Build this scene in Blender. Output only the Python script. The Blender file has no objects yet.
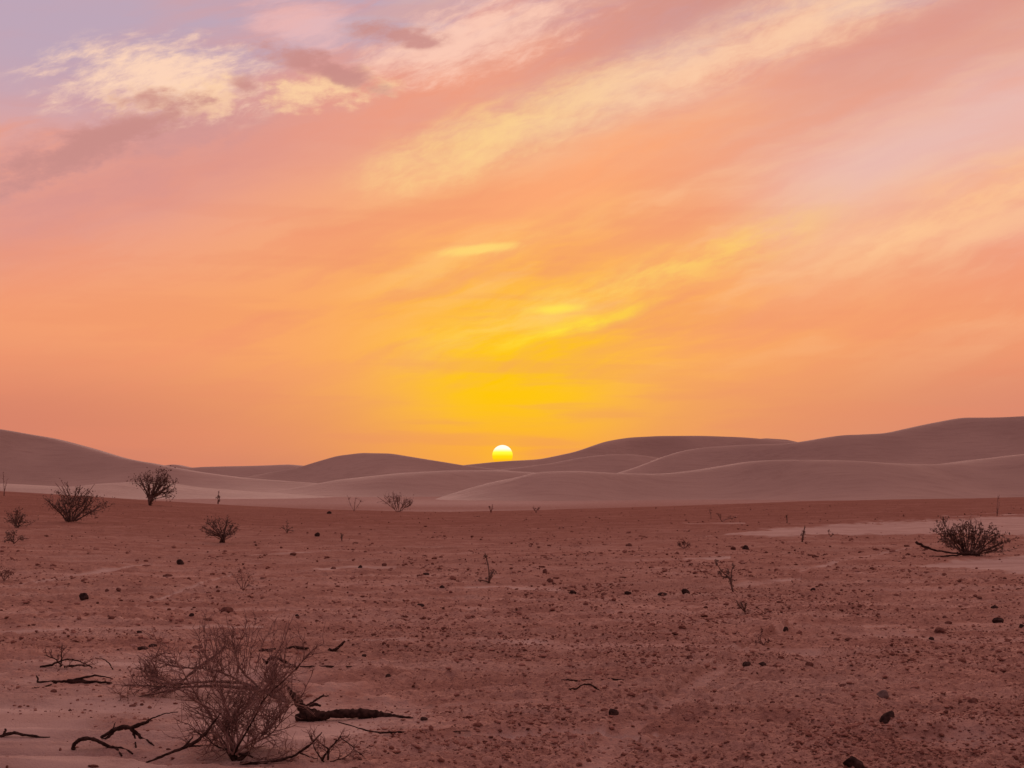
import bpy, math, random
import numpy as np
from mathutils import Vector

# ------------------------------------------------------------------ camera, sky, sun, exposure
scene = bpy.context.scene
C = scene.collection
F = 1600.0                       # focal length in pixels of a 1024 px wide picture
EYE = 1.5
PITCH = math.atan(100.0 / F)     # the level horizon lies 100 px under the middle
cam_data = bpy.data.cameras.new('camera')
cam_data.sensor_width = 36.0
cam_data.lens = F * 36.0 / 1024.0
cam_data.clip_start = 0.1
cam_data.clip_end = 60000.0
cam = bpy.data.objects.new('camera', cam_data)
cam.location = (0, 0, EYE)
cam.rotation_euler = (math.pi / 2 + PITCH, 0, 0)
C.objects.link(cam)
scene.camera = cam
scene.view_settings.view_transform = 'Standard'
scene.view_settings.look = 'None'
scene.view_settings.exposure = 0.0
scene.view_settings.gamma = 1.0
scene.view_settings.use_curve_mapping = False
scene.cycles.max_bounces = 5
scene.cycles.transparent_max_bounces = 8

SUN_AZ = math.degrees(math.atan((502.5 - 512) / F))
SUN_EL = math.degrees(math.atan((484 - 455.0) / F))


def lin(c):
    out = []
    for v in c:
        v = v / 255.0
        out.append(v / 12.92 if v <= 0.04045 else ((v + 0.055) / 1.055) ** 2.4)
    return tuple(out)


class Ex:
    """A node socket with arithmetic: every operation adds a Math node."""
    tree = None

    def __init__(self, s):
        self.s = s

    @staticmethod
    def op(name, *args, clamp=False):
        n = Ex.tree.nodes.new('ShaderNodeMath')
        n.operation = name
        n.use_clamp = clamp
        for i, a in enumerate(args):
            if isinstance(a, Ex):
                Ex.tree.links.new(a.s, n.inputs[i])
            else:
                n.inputs[i].default_value = float(a)
        return Ex(n.outputs[0])

    def __add__(a, b): return Ex.op('ADD', a, b)
    def __radd__(a, b): return Ex.op('ADD', b, a)
    def __sub__(a, b): return Ex.op('SUBTRACT', a, b)
    def __rsub__(a, b): return Ex.op('SUBTRACT', b, a)
    def __mul__(a, b): return Ex.op('MULTIPLY', a, b)
    def __rmul__(a, b): return Ex.op('MULTIPLY', b, a)
    def __truediv__(a, b): return Ex.op('DIVIDE', a, b)


def clamp01(a): return Ex.op('ADD', a, 0.0, clamp=True)


def gauss(a, centre, sigma):
    d = (a - centre) / sigma
    return Ex.op('EXPONENT', d * d * -0.5)


def smooth(a, lo, hi):
    n = Ex.tree.nodes.new('ShaderNodeMapRange')
    n.interpolation_type = 'SMOOTHSTEP'
    Ex.tree.links.new(a.s, n.inputs['Value'])
    for k, v in (('From Min', lo), ('From Max', hi), ('To Min', 0.0), ('To Max', 1.0)):
        n.inputs[k].default_value = v
    return Ex(n.outputs['Result'])


def combine(x, y, z=0.0):
    n = Ex.tree.nodes.new('ShaderNodeCombineXYZ')
    for i, a in enumerate((x, y, z)):
        if isinstance(a, Ex):
            Ex.tree.links.new(a.s, n.inputs[i])
        else:
            n.inputs[i].default_value = a
    return n.outputs[0]


def noise(vec, scale, detail=6.0, rough=0.55, distortion=0.0):
    n = Ex.tree.nodes.new('ShaderNodeTexNoise')
    n.inputs['Scale'].default_value = scale
    n.inputs['Detail'].default_value = detail
    n.inputs['Roughness'].default_value = rough
    n.inputs['Distortion'].default_value = distortion
    Ex.tree.links.new(vec, n.inputs['Vector'])
    return Ex(n.outputs['Fac'])


def mixc(fac, a, b, blend='MIX'):
    n = Ex.tree.nodes.new('ShaderNodeMixRGB')
    n.blend_type = blend
    for i, v in enumerate((fac, a, b)):
        if isinstance(v, Ex):
            Ex.tree.links.new(v.s, n.inputs[i])
        elif hasattr(v, 'is_linked'):
            Ex.tree.links.new(v, n.inputs[i])
        elif i == 0:
            n.inputs[0].default_value = v
        else:
            n.inputs[i].default_value = (*v, 1.0)
    return n.outputs[0]


def ramp(fac, stops):
    n = Ex.tree.nodes.new('ShaderNodeValToRGB')
    n.color_ramp.interpolation = 'EASE'
    el = n.color_ramp.elements
    while len(el) < len(stops):
        el.new(0.5)
    for e, (p, c) in zip(el, stops):
        e.position = p
        e.color = (*c, 1.0)
    Ex.tree.links.new(fac.s, n.inputs[0])
    return n.outputs[0]


def build_sky():
    world = bpy.data.worlds.new('World')
    scene.world = world
    world.use_nodes = True
    t = world.node_tree
    t.nodes.clear()
    Ex.tree = t
    out = t.nodes.new('ShaderNodeOutputWorld')
    bg = t.nodes.new('ShaderNodeBackground')
    t.links.new(bg.outputs[0], out.inputs[0])
    geo = t.nodes.new('ShaderNodeTexCoord')
    sep = t.nodes.new('ShaderNodeSeparateXYZ')
    t.links.new(geo.outputs['Generated'], sep.inputs[0])
    x, y, z = Ex(sep.outputs[0]), Ex(sep.outputs[1]), Ex(sep.outputs[2])
    deg = 180.0 / math.pi
    az = Ex.op('ARCTAN2', x, y) * deg
    el = Ex.op('ARCSINE', z) * deg
    sa, se = math.radians(SUN_AZ), math.radians(SUN_EL)
    cosang = x * (math.sin(sa) * math.cos(se)) + y * (math.cos(sa) * math.cos(se)) + z * math.sin(se)
    # clear air: physical sky for a sun on the horizon
    nish = t.nodes.new('ShaderNodeTexSky')
    nish.sky_type = 'NISHITA'
    nish.sun_disc = False
    nish.sun_elevation = se
    nish.sun_rotation = sa
    nish.air_density = 1.4
    nish.dust_density = 5.0
    nish.ozone_density = 3.0
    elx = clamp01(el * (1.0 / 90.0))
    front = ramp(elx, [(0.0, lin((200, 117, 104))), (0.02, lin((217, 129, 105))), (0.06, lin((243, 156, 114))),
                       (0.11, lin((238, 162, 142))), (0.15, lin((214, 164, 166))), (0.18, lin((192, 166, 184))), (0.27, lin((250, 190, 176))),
                       (0.5, lin((255, 200, 168))), (1.0, lin((230, 182, 166)))])  # top stops, above the view, are made bright to light upward-facing ground
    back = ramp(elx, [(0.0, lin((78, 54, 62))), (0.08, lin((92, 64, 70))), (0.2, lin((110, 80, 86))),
                      (0.4, lin((152, 116, 124))), (0.7, lin((206, 160, 160))), (1.0, lin((232, 178, 172)))])  # unseen rear sky, kept dim low down so camera-facing slopes darken
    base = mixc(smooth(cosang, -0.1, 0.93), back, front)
    # streak coordinates: the cirrus sheets climb to the right
    ca, sn = math.cos(math.radians(18)), math.sin(math.radians(18))
    w1 = noise(combine(az * 0.055, el * 0.16, 3.1), 1.0, 4.0) - 0.5
    w2 = noise(combine(az * 0.25, el * 0.5, 7.7), 1.0, 6.0, 0.6) - 0.5
    p = az * ca + el * sn
    q0 = el * ca - az * sn
    q = q0 + w1 * 2.0 + w2 * 0.9
    streak = noise(combine(p * 0.10, q * 0.55, 0.0), 1.0, 8.0, 0.58)
    fine = noise(combine(p * 0.36, q * 1.25, 5.0), 1.0, 9.0, 0.64)
    puff = noise(combine(az * 0.36, el * 0.72, 11.0), 1.0, 10.0, 0.64)
    curl = noise(combine(az * 0.8, el * 1.5, 19.0), 1.0, 9.0, 0.62)
    ragged = fine * 0.5 + curl * 0.5
    wisp = noise(combine(p * 0.9, q * 2.6, 41.0), 1.0, 9.0, 0.66) * 0.45 + fine * 0.55
    layer = noise(combine(az * 0.12, el * 1.1, 31.0), 1.0, 6.0, 0.55)
    st = smooth(streak, 0.34, 0.66)
    fi = smooth(fine, 0.34, 0.66)
    pu = smooth(puff, 0.38, 0.62)
    ly = smooth(layer, 0.36, 0.64)

    def ae(px, py):
        """azimuth and elevation in degrees of a point of the sky"""
        vx, vy, vz = px - 512.0, F * math.cos(PITCH) - (384 - py) * math.sin(PITCH), F * math.sin(PITCH) + (384 - py) * math.cos(PITCH)
        return math.degrees(math.atan2(vx, vy)), math.degrees(math.atan2(vz, math.hypot(vx, vy)))

    def cloud(px, py, wx, wy, tilt=0.0, n=puff, amt=1.5, lo=0.40, hi=0.85):
        """density of a ragged cloud round a direction"""
        a0, e0 = ae(px, py)
        da, de = az - a0, el - e0
        c_, s_ = math.cos(math.radians(tilt)), math.sin(math.radians(tilt))
        g_ = gauss(da * c_ + de * s_, 0.0, wx) * gauss(de * c_ - da * s_, 0.0, wy)
        return smooth(g_ + (n - 0.5) * amt * smooth(g_, 0.02, 0.4), lo, hi)
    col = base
    col = mixc(smooth(az, 1.0, 11.0) * gauss(el, 12.6, 2.6) * 0.75, col, lin((238, 174, 156)))
    col = mixc(smooth(az, 4.0, 16.0) * gauss(el, 1.6, 2.0) * 0.6, col, lin((216, 138, 116)))
    col = mixc((1.0 - smooth(az, -17.0, -6.0)) * gauss(el, 1.2, 1.8) * 0.5, col, lin((210, 128, 106)))
    # broad warm glow, then the golden heart above the sun
    wide = gauss(az, 0.8, 8.0) * gauss(el, 5.9, 4.4)
    col = mixc(clamp01(wide * (0.86 + 0.16 * st)), col, lin((255, 174, 92)))
    gold = gauss(az, 0.2, 3.3) * gauss(el, 4.2, 2.3)
    col = mixc(clamp01(gold * (0.86 + 0.28 * ly)), col, lin((255, 194, 26)))
    heart = gauss(az, -0.2, 1.9) * gauss(el, 3.2, 1.5)
    col = mixc(clamp01(heart * (0.4 + 0.5 * ly)), col, lin((255, 200, 0)))
    low = gauss(az, SUN_AZ, 3.4) * gauss(el, 1.0, 0.9)
    col = mixc(low * 0.5, col, lin((255, 160, 60)))
    halo = gauss(az, SUN_AZ, 0.62) * gauss(el, SUN_EL, 0.62)
    col = mixc(halo * 0.55, col, lin((255, 186, 40)))
    # thin stratified veil everywhere
    col = mixc(clamp01((st - 0.5) * 0.7) * smooth(el, 2.5, 8.0) * smooth(cosang, 0.6, 0.95) * smooth(az, -10.0, 3.0), col, lin((255, 208, 160)))
    col = mixc(clamp01((0.5 - ly) * 0.36) * smooth(cosang, 0.6, 0.95), col, lin((232, 138, 104)))
    col = mixc(clamp01((0.5 - st) * 0.95) * smooth(el, 2.0, 6.0) * smooth(cosang, 0.6, 0.95), col, lin((242, 148, 108)))
    # dusky salmon sheets
    sheet1 = gauss(q0 + w1 * 1.2 + w2 * 0.8, 14.1, 1.1) * smooth(p, -19.0, -13.0)
    col = mixc(clamp01(sheet1 * (0.75 + 0.25 * fi)), col, mixc(smooth(az, -2.0, 7.0), mixc(smooth(az, -13.0, -3.0), lin((220, 150, 140)), lin((240, 156, 126))), lin((212, 148, 136))))
    sheet2 = gauss(q, 9.6, 1.0) * smooth(p, -3.0, 6.0)
    col = mixc(clamp01(sheet2 * (0.7 + 0.3 * fi)) * 0.9, col, mixc(smooth(az, 3.0, 14.0), lin((254, 168, 116)), lin((226, 160, 142))))
    sheet3 = gauss(q, 10.6, 0.55) * smooth(p, 12.0, 17.0)
    col = mixc(clamp01(sheet3 * (0.6 + 0.4 * pu)) * 0.8, col, lin((222, 152, 136)))
    col = mixc(gauss(az, -16.0, 5.2) * smooth(el + w2 * 2.0, 11.2, 15.0) * 0.9, col, lin((190, 166, 184)))
    # cream bands
    cream = gauss(q0 + w1 * 1.2 + w2 * 0.9, 12.0, 0.85) * smooth(p, -5.5, 3.0) * (1.0 - smooth(p, 16.0, 24.0) * 0.7)
    col = mixc(smooth(cream * 0.95 + (wisp - 0.5) * 2.3 * smooth(cream, 0.02, 0.6), 0.08, 1.25) * 0.82, col, mixc(smooth(az, -2.0, 7.0), lin((255, 214, 142)), lin((255, 210, 172))))
    cream2 = gauss(q, 8.3, 0.5) * smooth(p, -4.0, 0.0) * (1.0 - smooth(p, 3.0, 9.0))
    col = mixc(clamp01(cream2 * (0.15 + 0.5 * fi)), col, lin((255, 196, 112)))
    pale = gauss(q, 6.4, 1.1) * smooth(p, 9.0, 16.0)
    col = mixc(clamp01(pale) * 0.75, col, lin((234, 190, 182)))
    pale2 = gauss(q, 3.9, 0.8) * smooth(p, 8.0, 16.0)
    col = mixc(clamp01(pale2 * (0.45 + 0.55 * fi)) * 0.8, col, lin((255, 200, 148)))
    # golden filaments
    g1 = gauss(q, 5.5, 0.50) * smooth(p, -5.0, 3.0) * (1.0 - smooth(p, 9.0, 16.0))
    col = mixc(clamp01(g1 * (0.10 + 0.6 * fi)), col, lin((255, 212, 106)))
    g2 = gauss(q, 4.6, 0.17) * smooth(p, 0.4, 2.2) * (1.0 - smooth(p, 3.5, 8.0))
    col = mixc(clamp01(g2 * (0.3 + 0.9 * fi)), col, lin((255, 222, 62)))
    g3 = cloud(556, 309, 0.9, 0.16, 4.0, curl, 0.9, 0.25, 1.1)
    col = mixc(g3, col, lin((255, 226, 84)))
    g4 = cloud(480, 249, 1.3, 0.16, 6.0, fine, 1.2, 0.25, 1.0)
    col = mixc(g4 * 0.9, col, lin((255, 214, 116)))
    # broken cream clouds over a dusky bank, high on the left
    bank = gauss(q0 + w2 * 0.9, 15.6, 0.75) * (1.0 - smooth(p, -7.0, -1.0))
    col = mixc(smooth(bank + (ragged - 0.5) * 3.4 * smooth(bank, 0.02, 0.5), 0.15, 1.2) * 0.85, col, lin((210, 150, 146)))
    col = mixc(cloud(470, 40, 3.6, 1.0, 14, wisp, 2.6, 0.25, 1.1) * 0.85, col, lin((255, 206, 184)))
    col = mixc(cloud(300, 25, 1.8, 1.0, 0, fine, 1.6, 0.35, 1.1) * 0.6, col, lin((246, 192, 186)))
    col = mixc(cloud(160, 80, 3.0, 1.05, 3, wisp, 3.6, 0.22, 1.15) * 0.95, col, lin((255, 214, 186)))
    col = mixc(cloud(190, 98, 2.2, 0.5, 8, curl, 2.6, 0.30, 1.1) * 0.8, col, lin((255, 212, 172)))
    col = mixc(cloud(320, 90, 2.0, 0.5, 6, curl, 2.6, 0.28, 1.1) * 0.85, col, lin((255, 212, 164)))
    for cx, cy, wx, wy, tl in ((160, 101, 1.2, 0.30, 3), (120, 130, 2.4, 0.40, 20), (305, 60, 1.5, 0.34, -14), (345, 75, 1.2, 0.3, -20), (392, 33, 1.3, 0.32, -4), (247, 87, 0.4, 0.3, 0), (60, 160, 2.6, 0.45, 22)):
        col = mixc(cloud(cx, cy, wx, wy, tl, ragged, 3.6, 0.16, 1.0) * 0.88, col, lin((202, 142, 136)))
    # the physical sky over the whole dome, faint at this low sun
    sc = t.nodes.new('ShaderNodeVectorMath')
    sc.operation = 'SCALE'
    t.links.new(nish.outputs[0], sc.inputs[0])
    sc.inputs['Scale'].default_value = 0.02
    col = mixc(smooth(el, 17.0, 30.0), col, mixc(1.0, col, sc.outputs[0], 'ADD'))
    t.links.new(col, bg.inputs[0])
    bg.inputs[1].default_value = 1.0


build_sky()

sun_data = bpy.data.lights.new('sun_light', 'SUN')
# the low sun seen through thin dusty cloud: a broad bright glow round the disc
sun_data.energy = 1.7
sun_data.angle = math.radians(14.0)
sun_data.color = (1.0, 0.66, 0.56)
sun_lamp = bpy.data.objects.new('sun_light', sun_data)
_lamp_el = math.radians(SUN_EL + 5.5)
_dir = Vector((math.sin(math.radians(SUN_AZ)) * math.cos(_lamp_el), math.cos(math.radians(SUN_AZ)) * math.cos(_lamp_el), math.sin(_lamp_el)))
sun_lamp.rotation_euler = _dir.to_track_quat('Z', 'Y').to_euler()
C.objects.link(sun_lamp)

# ------------------------------------------------------------------ helpers
rng = np.random.default_rng(7)
FWD = np.array((0.0, math.cos(PITCH), math.sin(PITCH)))
UP = np.array((0.0, -math.sin(PITCH), math.cos(PITCH)))


def to_px(X, Y, Z):
    yc = Y * FWD[1] + (Z - EYE) * FWD[2]
    zc = Y * UP[1] + (Z - EYE) * UP[2]
    yc = np.where(np.abs(yc) < 1e-3, 1e-3, yc)
    return 512 + F * X / yc, 384 - F * zc / yc


def ray(px, py):
    d = np.array(((px - 512), 0.0, 0.0)) + FWD * F + UP * (384 - py)
    return d / d[1]                       # scaled so that y advances one metre


def perlin(x, y, seed=0):
    xi = np.floor(x).astype(np.int64)
    yi = np.floor(y).astype(np.int64)
    xf, yf = x - xi, y - yi
    u = xf * xf * xf * (xf * (xf * 6 - 15) + 10)
    v = yf * yf * yf * (yf * (yf * 6 - 15) + 10)

    def g(ix, iy, fx, fy):
        h = (ix * 374761393 + iy * 668265263 + seed * 1442695041) & 0xFFFFFFFF
        h = ((h ^ (h >> 13)) * 1274126177) & 0xFFFFFFFF
        a = (h ^ (h >> 16)) / 4294967296.0 * 2 * np.pi
        return np.cos(a) * fx + np.sin(a) * fy
    n00, n10 = g(xi, yi, xf, yf), g(xi + 1, yi, xf - 1, yf)
    n01, n11 = g(xi, yi + 1, xf, yf - 1), g(xi + 1, yi + 1, xf - 1, yf - 1)
    return ((n00 * (1 - u) + n10 * u) * (1 - v) + (n01 * (1 - u) + n11 * u) * v) * 1.5


def sstep(a, lo, hi):
    t = np.clip((a - lo) / (hi - lo), 0, 1)
    return t * t * (3 - 2 * t)


def link(o, parent=None):
    C.objects.link(o)
    if parent is not None:
        o.parent = parent
    return o


def tag(o, label=None, cat=None, group=None, kind=None):
    for k, v in (('label', label), ('category', cat), ('group', group), ('kind', kind)):
        if v:
            o[k] = v
    return o


def mesh_np(name, verts, faces, mat=None, smooth_shade=True):
    """verts (n,3); faces (m,3) or (m,4)"""
    me = bpy.data.meshes.new(name)
    verts = np.asarray(verts, dtype=np.float32)
    faces = np.asarray(faces, dtype=np.int32)
    k = faces.shape[1]
    me.vertices.add(len(verts))
    me.vertices.foreach_set('co', verts.ravel())
    me.loops.add(faces.size)
    me.loops.foreach_set('vertex_index', faces.ravel())
    me.polygons.add(len(faces))
    me.polygons.foreach_set('loop_start', np.arange(0, faces.size, k, dtype=np.int32))
    me.polygons.foreach_set('use_smooth', np.full(len(faces), smooth_shade, dtype=bool))
    me.update(calc_edges=True)
    if mat is not None:
        me.materials.append(mat)
    return me


def empty(name, loc):
    o = bpy.data.objects.new(name, None)
    o.empty_display_size = 0.1
    o.location = loc
    return link(o)


def new_mat(name):
    m = bpy.data.materials.new(name)
    m.use_nodes = True
    t = m.node_tree
    Ex.tree = t
    b = t.nodes['Principled BSDF']
    b.inputs['Specular IOR Level'].default_value = 0.0
    b.inputs['Roughness'].default_value = 0.95
    co = t.nodes.new('ShaderNodeTexCoord')
    return m, t, b, co


def bump(t, b, height, strength, dist):
    n = t.nodes.new('ShaderNodeBump')
    n.inputs['Strength'].default_value = strength
    n.inputs['Distance'].default_value = dist
    t.links.new(height.s, n.inputs['Height'])
    t.links.new(n.outputs[0], b.inputs['Normal'])


SAND_A, SAND_B = (0.44, 0.322, 0.297), (0.51, 0.387, 0.358)
DIRT_A, DIRT_B, DIRT_C = (0.45, 0.272, 0.228), (0.34, 0.188, 0.155), (0.52, 0.355, 0.312)


def ground_material():
    m, t, b, co = new_mat('plain_ground')
    P = co.outputs['Object']
    at = t.nodes.new('ShaderNodeAttribute')
    at.attribute_name = 'sand'
    s = Ex(at.outputs['Fac'])
    big = noise(P, 0.12, 5.0)
    mid = noise(P, 1.6, 6.0, 0.6)
    mp = t.nodes.new('ShaderNodeMapping')
    mp.inputs['Scale'].default_value = (0.35, 1.3, 1.0)
    t.links.new(P, mp.inputs['Vector'])
    strk = noise(mp.outputs[0], 0.9, 6.0, 0.6)
    grain = noise(P, 26.0, 4.0, 0.65)
    sand = mixc(smooth(mid, 0.3, 0.7), SAND_A, SAND_B)
    dirt = mixc(smooth(mid, 0.35, 0.65), DIRT_B, DIRT_A)
    dirt = mixc(smooth(strk, 0.45, 0.68) * 0.75, dirt, DIRT_C)
    dirt = mixc(smooth(big, 0.42, 0.68) * 0.4, dirt, (0.32, 0.20, 0.17))
    dirt = mixc(smooth(grain, 0.50, 0.66) * 0.6, dirt, (0.17, 0.082, 0.07))
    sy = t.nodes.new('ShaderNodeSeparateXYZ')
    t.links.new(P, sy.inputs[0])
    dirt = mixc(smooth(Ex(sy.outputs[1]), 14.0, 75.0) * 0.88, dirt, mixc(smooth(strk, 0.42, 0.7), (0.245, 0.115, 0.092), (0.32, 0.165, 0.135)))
    edge = smooth(s + (mid - 0.5) * 0.6 + (grain - 0.5) * 0.5, 0.18, 0.82)
    sand = mixc(smooth(strk, 0.40, 0.66) * 0.5, sand, (0.34, 0.22, 0.20))
    speck = noise(P, 48.0, 3.0, 0.7)
    dirt = mixc(smooth(speck, 0.58, 0.72) * 0.5, dirt, (0.42, 0.25, 0.205))
    col = mixc(edge, dirt, sand)
    t.links.new(col, b.inputs['Base Color'])
    h = (grain + noise(P, 11.0, 4.0, 0.6) * 1.2) * (1.04 - edge) + noise(P, 70.0, 3.0, 0.6) * 0.35
    bump(t, b, h, 0.75, 0.04)
    return m


def sand_material(name, tint=1.0):
    m, t, b, co = new_mat(name)
    b.inputs['Specular IOR Level'].default_value = 0.2
    P = co.outputs['Object']
    n1 = noise(P, 0.02, 6.0, 0.55)
    mp = t.nodes.new('ShaderNodeMapping')
    mp.inputs['Scale'].default_value = (0.05, 0.22, 0.6)
    mp.inputs['Rotation'].default_value = (0, 0, 0.3)
    t.links.new(P, mp.inputs['Vector'])
    n2 = noise(mp.outputs[0], 1.0, 7.0, 0.62)
    c = mixc(smooth(n1, 0.3, 0.7), tuple(v * tint for v in (0.36, 0.258, 0.236)), tuple(v * tint for v in (0.415, 0.303, 0.276)))
    c = mixc(smooth(n2, 0.45, 0.75) * 0.35, c, tuple(v * tint for v in (0.28, 0.185, 0.168)))
    t.links.new(c, b.inputs['Base Color'])
    bump(t, b, n2 + noise(P, 1.2, 5.0, 0.6) * 0.25, 0.6, 0.8)
    return m


def plain_mat(name, a, bcol, scale=18.0, rough=0.9, bump_d=0.004, lo=0.35, hi=0.65):
    m, t, b, co = new_mat(name)
    n = noise(co.outputs['Object'], scale, 6.0, 0.6)
    t.links.new(mixc(smooth(n, lo, hi), a, bcol), b.inputs['Base Color'])
    b.inputs['Roughness'].default_value = rough
    if bump_d:
        bump(t, b, n, 0.6, bump_d)
    return m


M_GROUND = ground_material()
M_DUNE = sand_material('dune_sand')
M_BASALT = plain_mat('dark_basalt', (0.03, 0.02, 0.02), (0.085, 0.055, 0.05))
M_BROWN = plain_mat('brown_stone', (0.13, 0.066, 0.058), (0.23, 0.12, 0.10))
M_GREY = plain_mat('grey_stone', (0.12, 0.085, 0.085), (0.20, 0.15, 0.145))
M_CLOD = plain_mat('earth_clod', (0.26, 0.13, 0.11), (0.40, 0.22, 0.185), 9.0)
def gravel_material():
    m, t, b, co = new_mat('gravel_mix')
    at = t.nodes.new('ShaderNodeAttribute')
    at.attribute_name = 'tone'
    n = noise(co.outputs['Object'], 60.0, 3.0)
    t.links.new(mixc(n * 0.4, ramp(Ex(at.outputs['Fac']), [(0.0, (0.10, 0.045, 0.038)), (0.25, (0.22, 0.105, 0.085)), (0.7, (0.36, 0.20, 0.165)), (1.0, (0.46, 0.29, 0.25))]), (0.24, 0.12, 0.10)), b.inputs['Base Color'])
    return m


M_GRAVEL = gravel_material()
M_WOOD = plain_mat('weathered_dead_wood', (0.028, 0.017, 0.016), (0.075, 0.045, 0.04), 30.0)
M_TWIG = plain_mat('dry_twig', (0.20, 0.12, 0.112), (0.34, 0.22, 0.20), 8.0, bump_d=0)
M_FADED = plain_mat('faded_grey_twig', (0.30, 0.215, 0.20), (0.42, 0.31, 0.29), 8.0, bump_d=0)
M_BARK = plain_mat('thin_brown_bark', (0.13, 0.085, 0.077), (0.22, 0.145, 0.13), 10.0, bump_d=0)
M_LEAF = plain_mat('dusky_desert_leaf', (0.15, 0.105, 0.095), (0.26, 0.185, 0.16), 6.0, bump_d=0)
M_LEAF_DRY = plain_mat('dry_brown_leaf', (0.16, 0.09, 0.08), (0.26, 0.15, 0.13), 6.0, bump_d=0)

# ------------------------------------------------------------------ ground sheet
EDGE_PX = np.array([-400, -150, 0, 60, 150, 230, 300, 400, 450, 520, 650, 800, 1024, 1200, 1500], float)
EDGE_PY = np.array([484, 487, 490.5, 494, 500, 505, 508.5, 511, 511.3, 510, 506, 500.5, 497, 494, 490], float)
EDGE_D = 120.0
EDGE_Z = EYE - EDGE_D * (EDGE_PY - 484) / F
FLOOR = -3.0


def seg_dist(px, py, pts):
    """distance in picture pixels from a polyline, and the position 0..1 along it"""
    best = np.full(px.shape, 1e9)
    pos = np.zeros(px.shape)
    n = len(pts) - 1
    for i in range(n):
        (x0, y0), (x1, y1) = pts[i], pts[i + 1]
        dx, dy = x1 - x0, y1 - y0
        t = np.clip(((px - x0) * dx + (py - y0) * dy) / (dx * dx + dy * dy), 0, 1)
        d = np.hypot(px - x0 - t * dx, py - y0 - t * dy)
        m = d < best
        best = np.where(m, d, best)
        pos = np.where(m, (i + t) / n, pos)
    return best, pos


# sandy strips: polyline on the plain, half width at both ends
STRIPS = [
    ([(706, 536), (760, 533), (860, 529), (950, 527), (1040, 525.5), (1130, 524)], 0.6, 13.5, 1.2),
    ([(900, 566), (945, 565), (990, 564.5), (1030, 564), (1080, 564)], 0.8, 11.0, 1.2),
    ([(-40, 631), (120, 630), (262, 627)], 4.0, 1.8, 0.66),
    ([(256, 641), (400, 641), (540, 645), (690, 650), (820, 653)], 3.0, 2.2, 0.55),
    ([(440, 589), (500, 587), (560, 589)], 1.8, 2.6, 0.75),
    ([(310, 570), (350, 567), (395, 568)], 1.2, 1.6, 0.8),
    ([(250, 556), (330, 551)], 1.2, 1.0, 0.7),
    ([(830, 634), (900, 636), (960, 641), (1050, 640)], 3.5, 4.0, 0.5),
    ([(670, 559), (730, 557)], 0.8, 1.2, 0.8),
    ([(730, 588), (760, 583), (800, 580)], 3.0, 1.5, 0.6),
    ([(680, 524.2), (745, 523)], 0.3, 1.0, 0.6),
    ([(112, 613), (170, 595), (232, 574)], 1.8, 1.4, 0.75),
    ([(-10, 588), (60, 578), (150, 564)], 2.0, 1.4, 0.7),
    ([(780, 576), (850, 560), (912, 548)], 1.8, 1.1, 0.6),
    ([(930, 744), (1000, 741), (1080, 742)], 8.0, 7.0, 0.5),
    ([(560, 790), (620, 742), (680, 700), (735, 660), (790, 628)], 12.0, 3.0, 0.36),
    ([(380, 752), (460, 742), (560, 737), (760, 738), (1024, 741)], 3.5, 2.5, 0.7),
    ([(420, 706), (520, 703), (560, 705)], 5.0, 3.0, 0.5),
]
APRON = [(-300, 668), (0, 656), (130, 652), (240, 657), (330, 662), (392, 684), (424, 712), (396, 736), (350, 752), (325, 790), (300, 900)]


def apron_mask(px, py):
    ap = np.array(APRON, float)
    top = np.interp(px, [-300, 0, 130, 240, 330, 392, 424], [672, 657, 653, 658, 663, 685, 712])
    right = np.interp(py, [640, 690, 712, 736, 752, 790, 900], [330, 395, 424, 396, 356, 330, 300])
    return sstep(py - top, -9, 14) * sstep(right - px, -150, 150)


def sand_mask(px, py, X, Y):
    wob = perlin(X * 0.5, Y * 0.5, 3) + 0.5 * perlin(X * 1.4, Y * 1.4, 4)
    m = np.zeros(px.shape)
    front = (Y > 3) & (Y < 130)
    fp, fy = px[front], py[front]
    mm = 0.74 * apron_mask(fp + wob[front] * 40, fy + wob[front] * 7)
    pat = perlin(X[front] * 0.25, Y[front] * 0.9, 16) + 0.5 * perlin(X[front] * 0.8, Y[front] * 2.2, 17)
    mm = np.maximum(mm, 0.4 * sstep(pat, 0.25, 0.75) * (1 - sstep(Y[front], 25, 60)))
    for pts, w0, w1, amt in STRIPS:
        d, t = seg_dist(fp, fy, pts)
        w = (w0 + (w1 - w0) * t) * (1 + 0.4 * wob[front] + 0.3 * perlin(X[front] * 3.0, Y[front] * 1.1, 19)) * (0.35 + 0.65 * sstep(t, 0.0, 0.25))
        mm = np.maximum(mm, amt * (1 - sstep(d, w * 0.4, w * 1.5)))
    brk = 0.9 + 0.4 * perlin(X[front] * 0.9, Y[front] * 0.45, 14) + 0.25 * perlin(X[front] * 3.1, Y[front] * 1.7, 15)
    m[front] = np.where(mm > 0.85, mm, mm * np.clip(brk, 0, 1.15))
    return m


def base_height(X, Y):
    R = np.hypot(X, Y)
    Yp = np.maximum(Y, 1e-3)
    pxe = 512 + F * X / np.maximum(Yp, 0.3 * R + 1e-3)
    ze = np.interp(pxe, EDGE_PX, EDGE_Z)
    d = np.where(Y > 0, Y, 0.0)
    d = np.maximum(d, R * 0.6)
    z = ze * np.clip(d / EDGE_D, 0, 1) ** 2
    ed = EDGE_D + 6 * perlin(X * 0.03, X * 0 + 1.3, 9)
    k = sstep(d, ed, ed + 24)
    return z * (1 - k) + FLOOR * k


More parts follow.
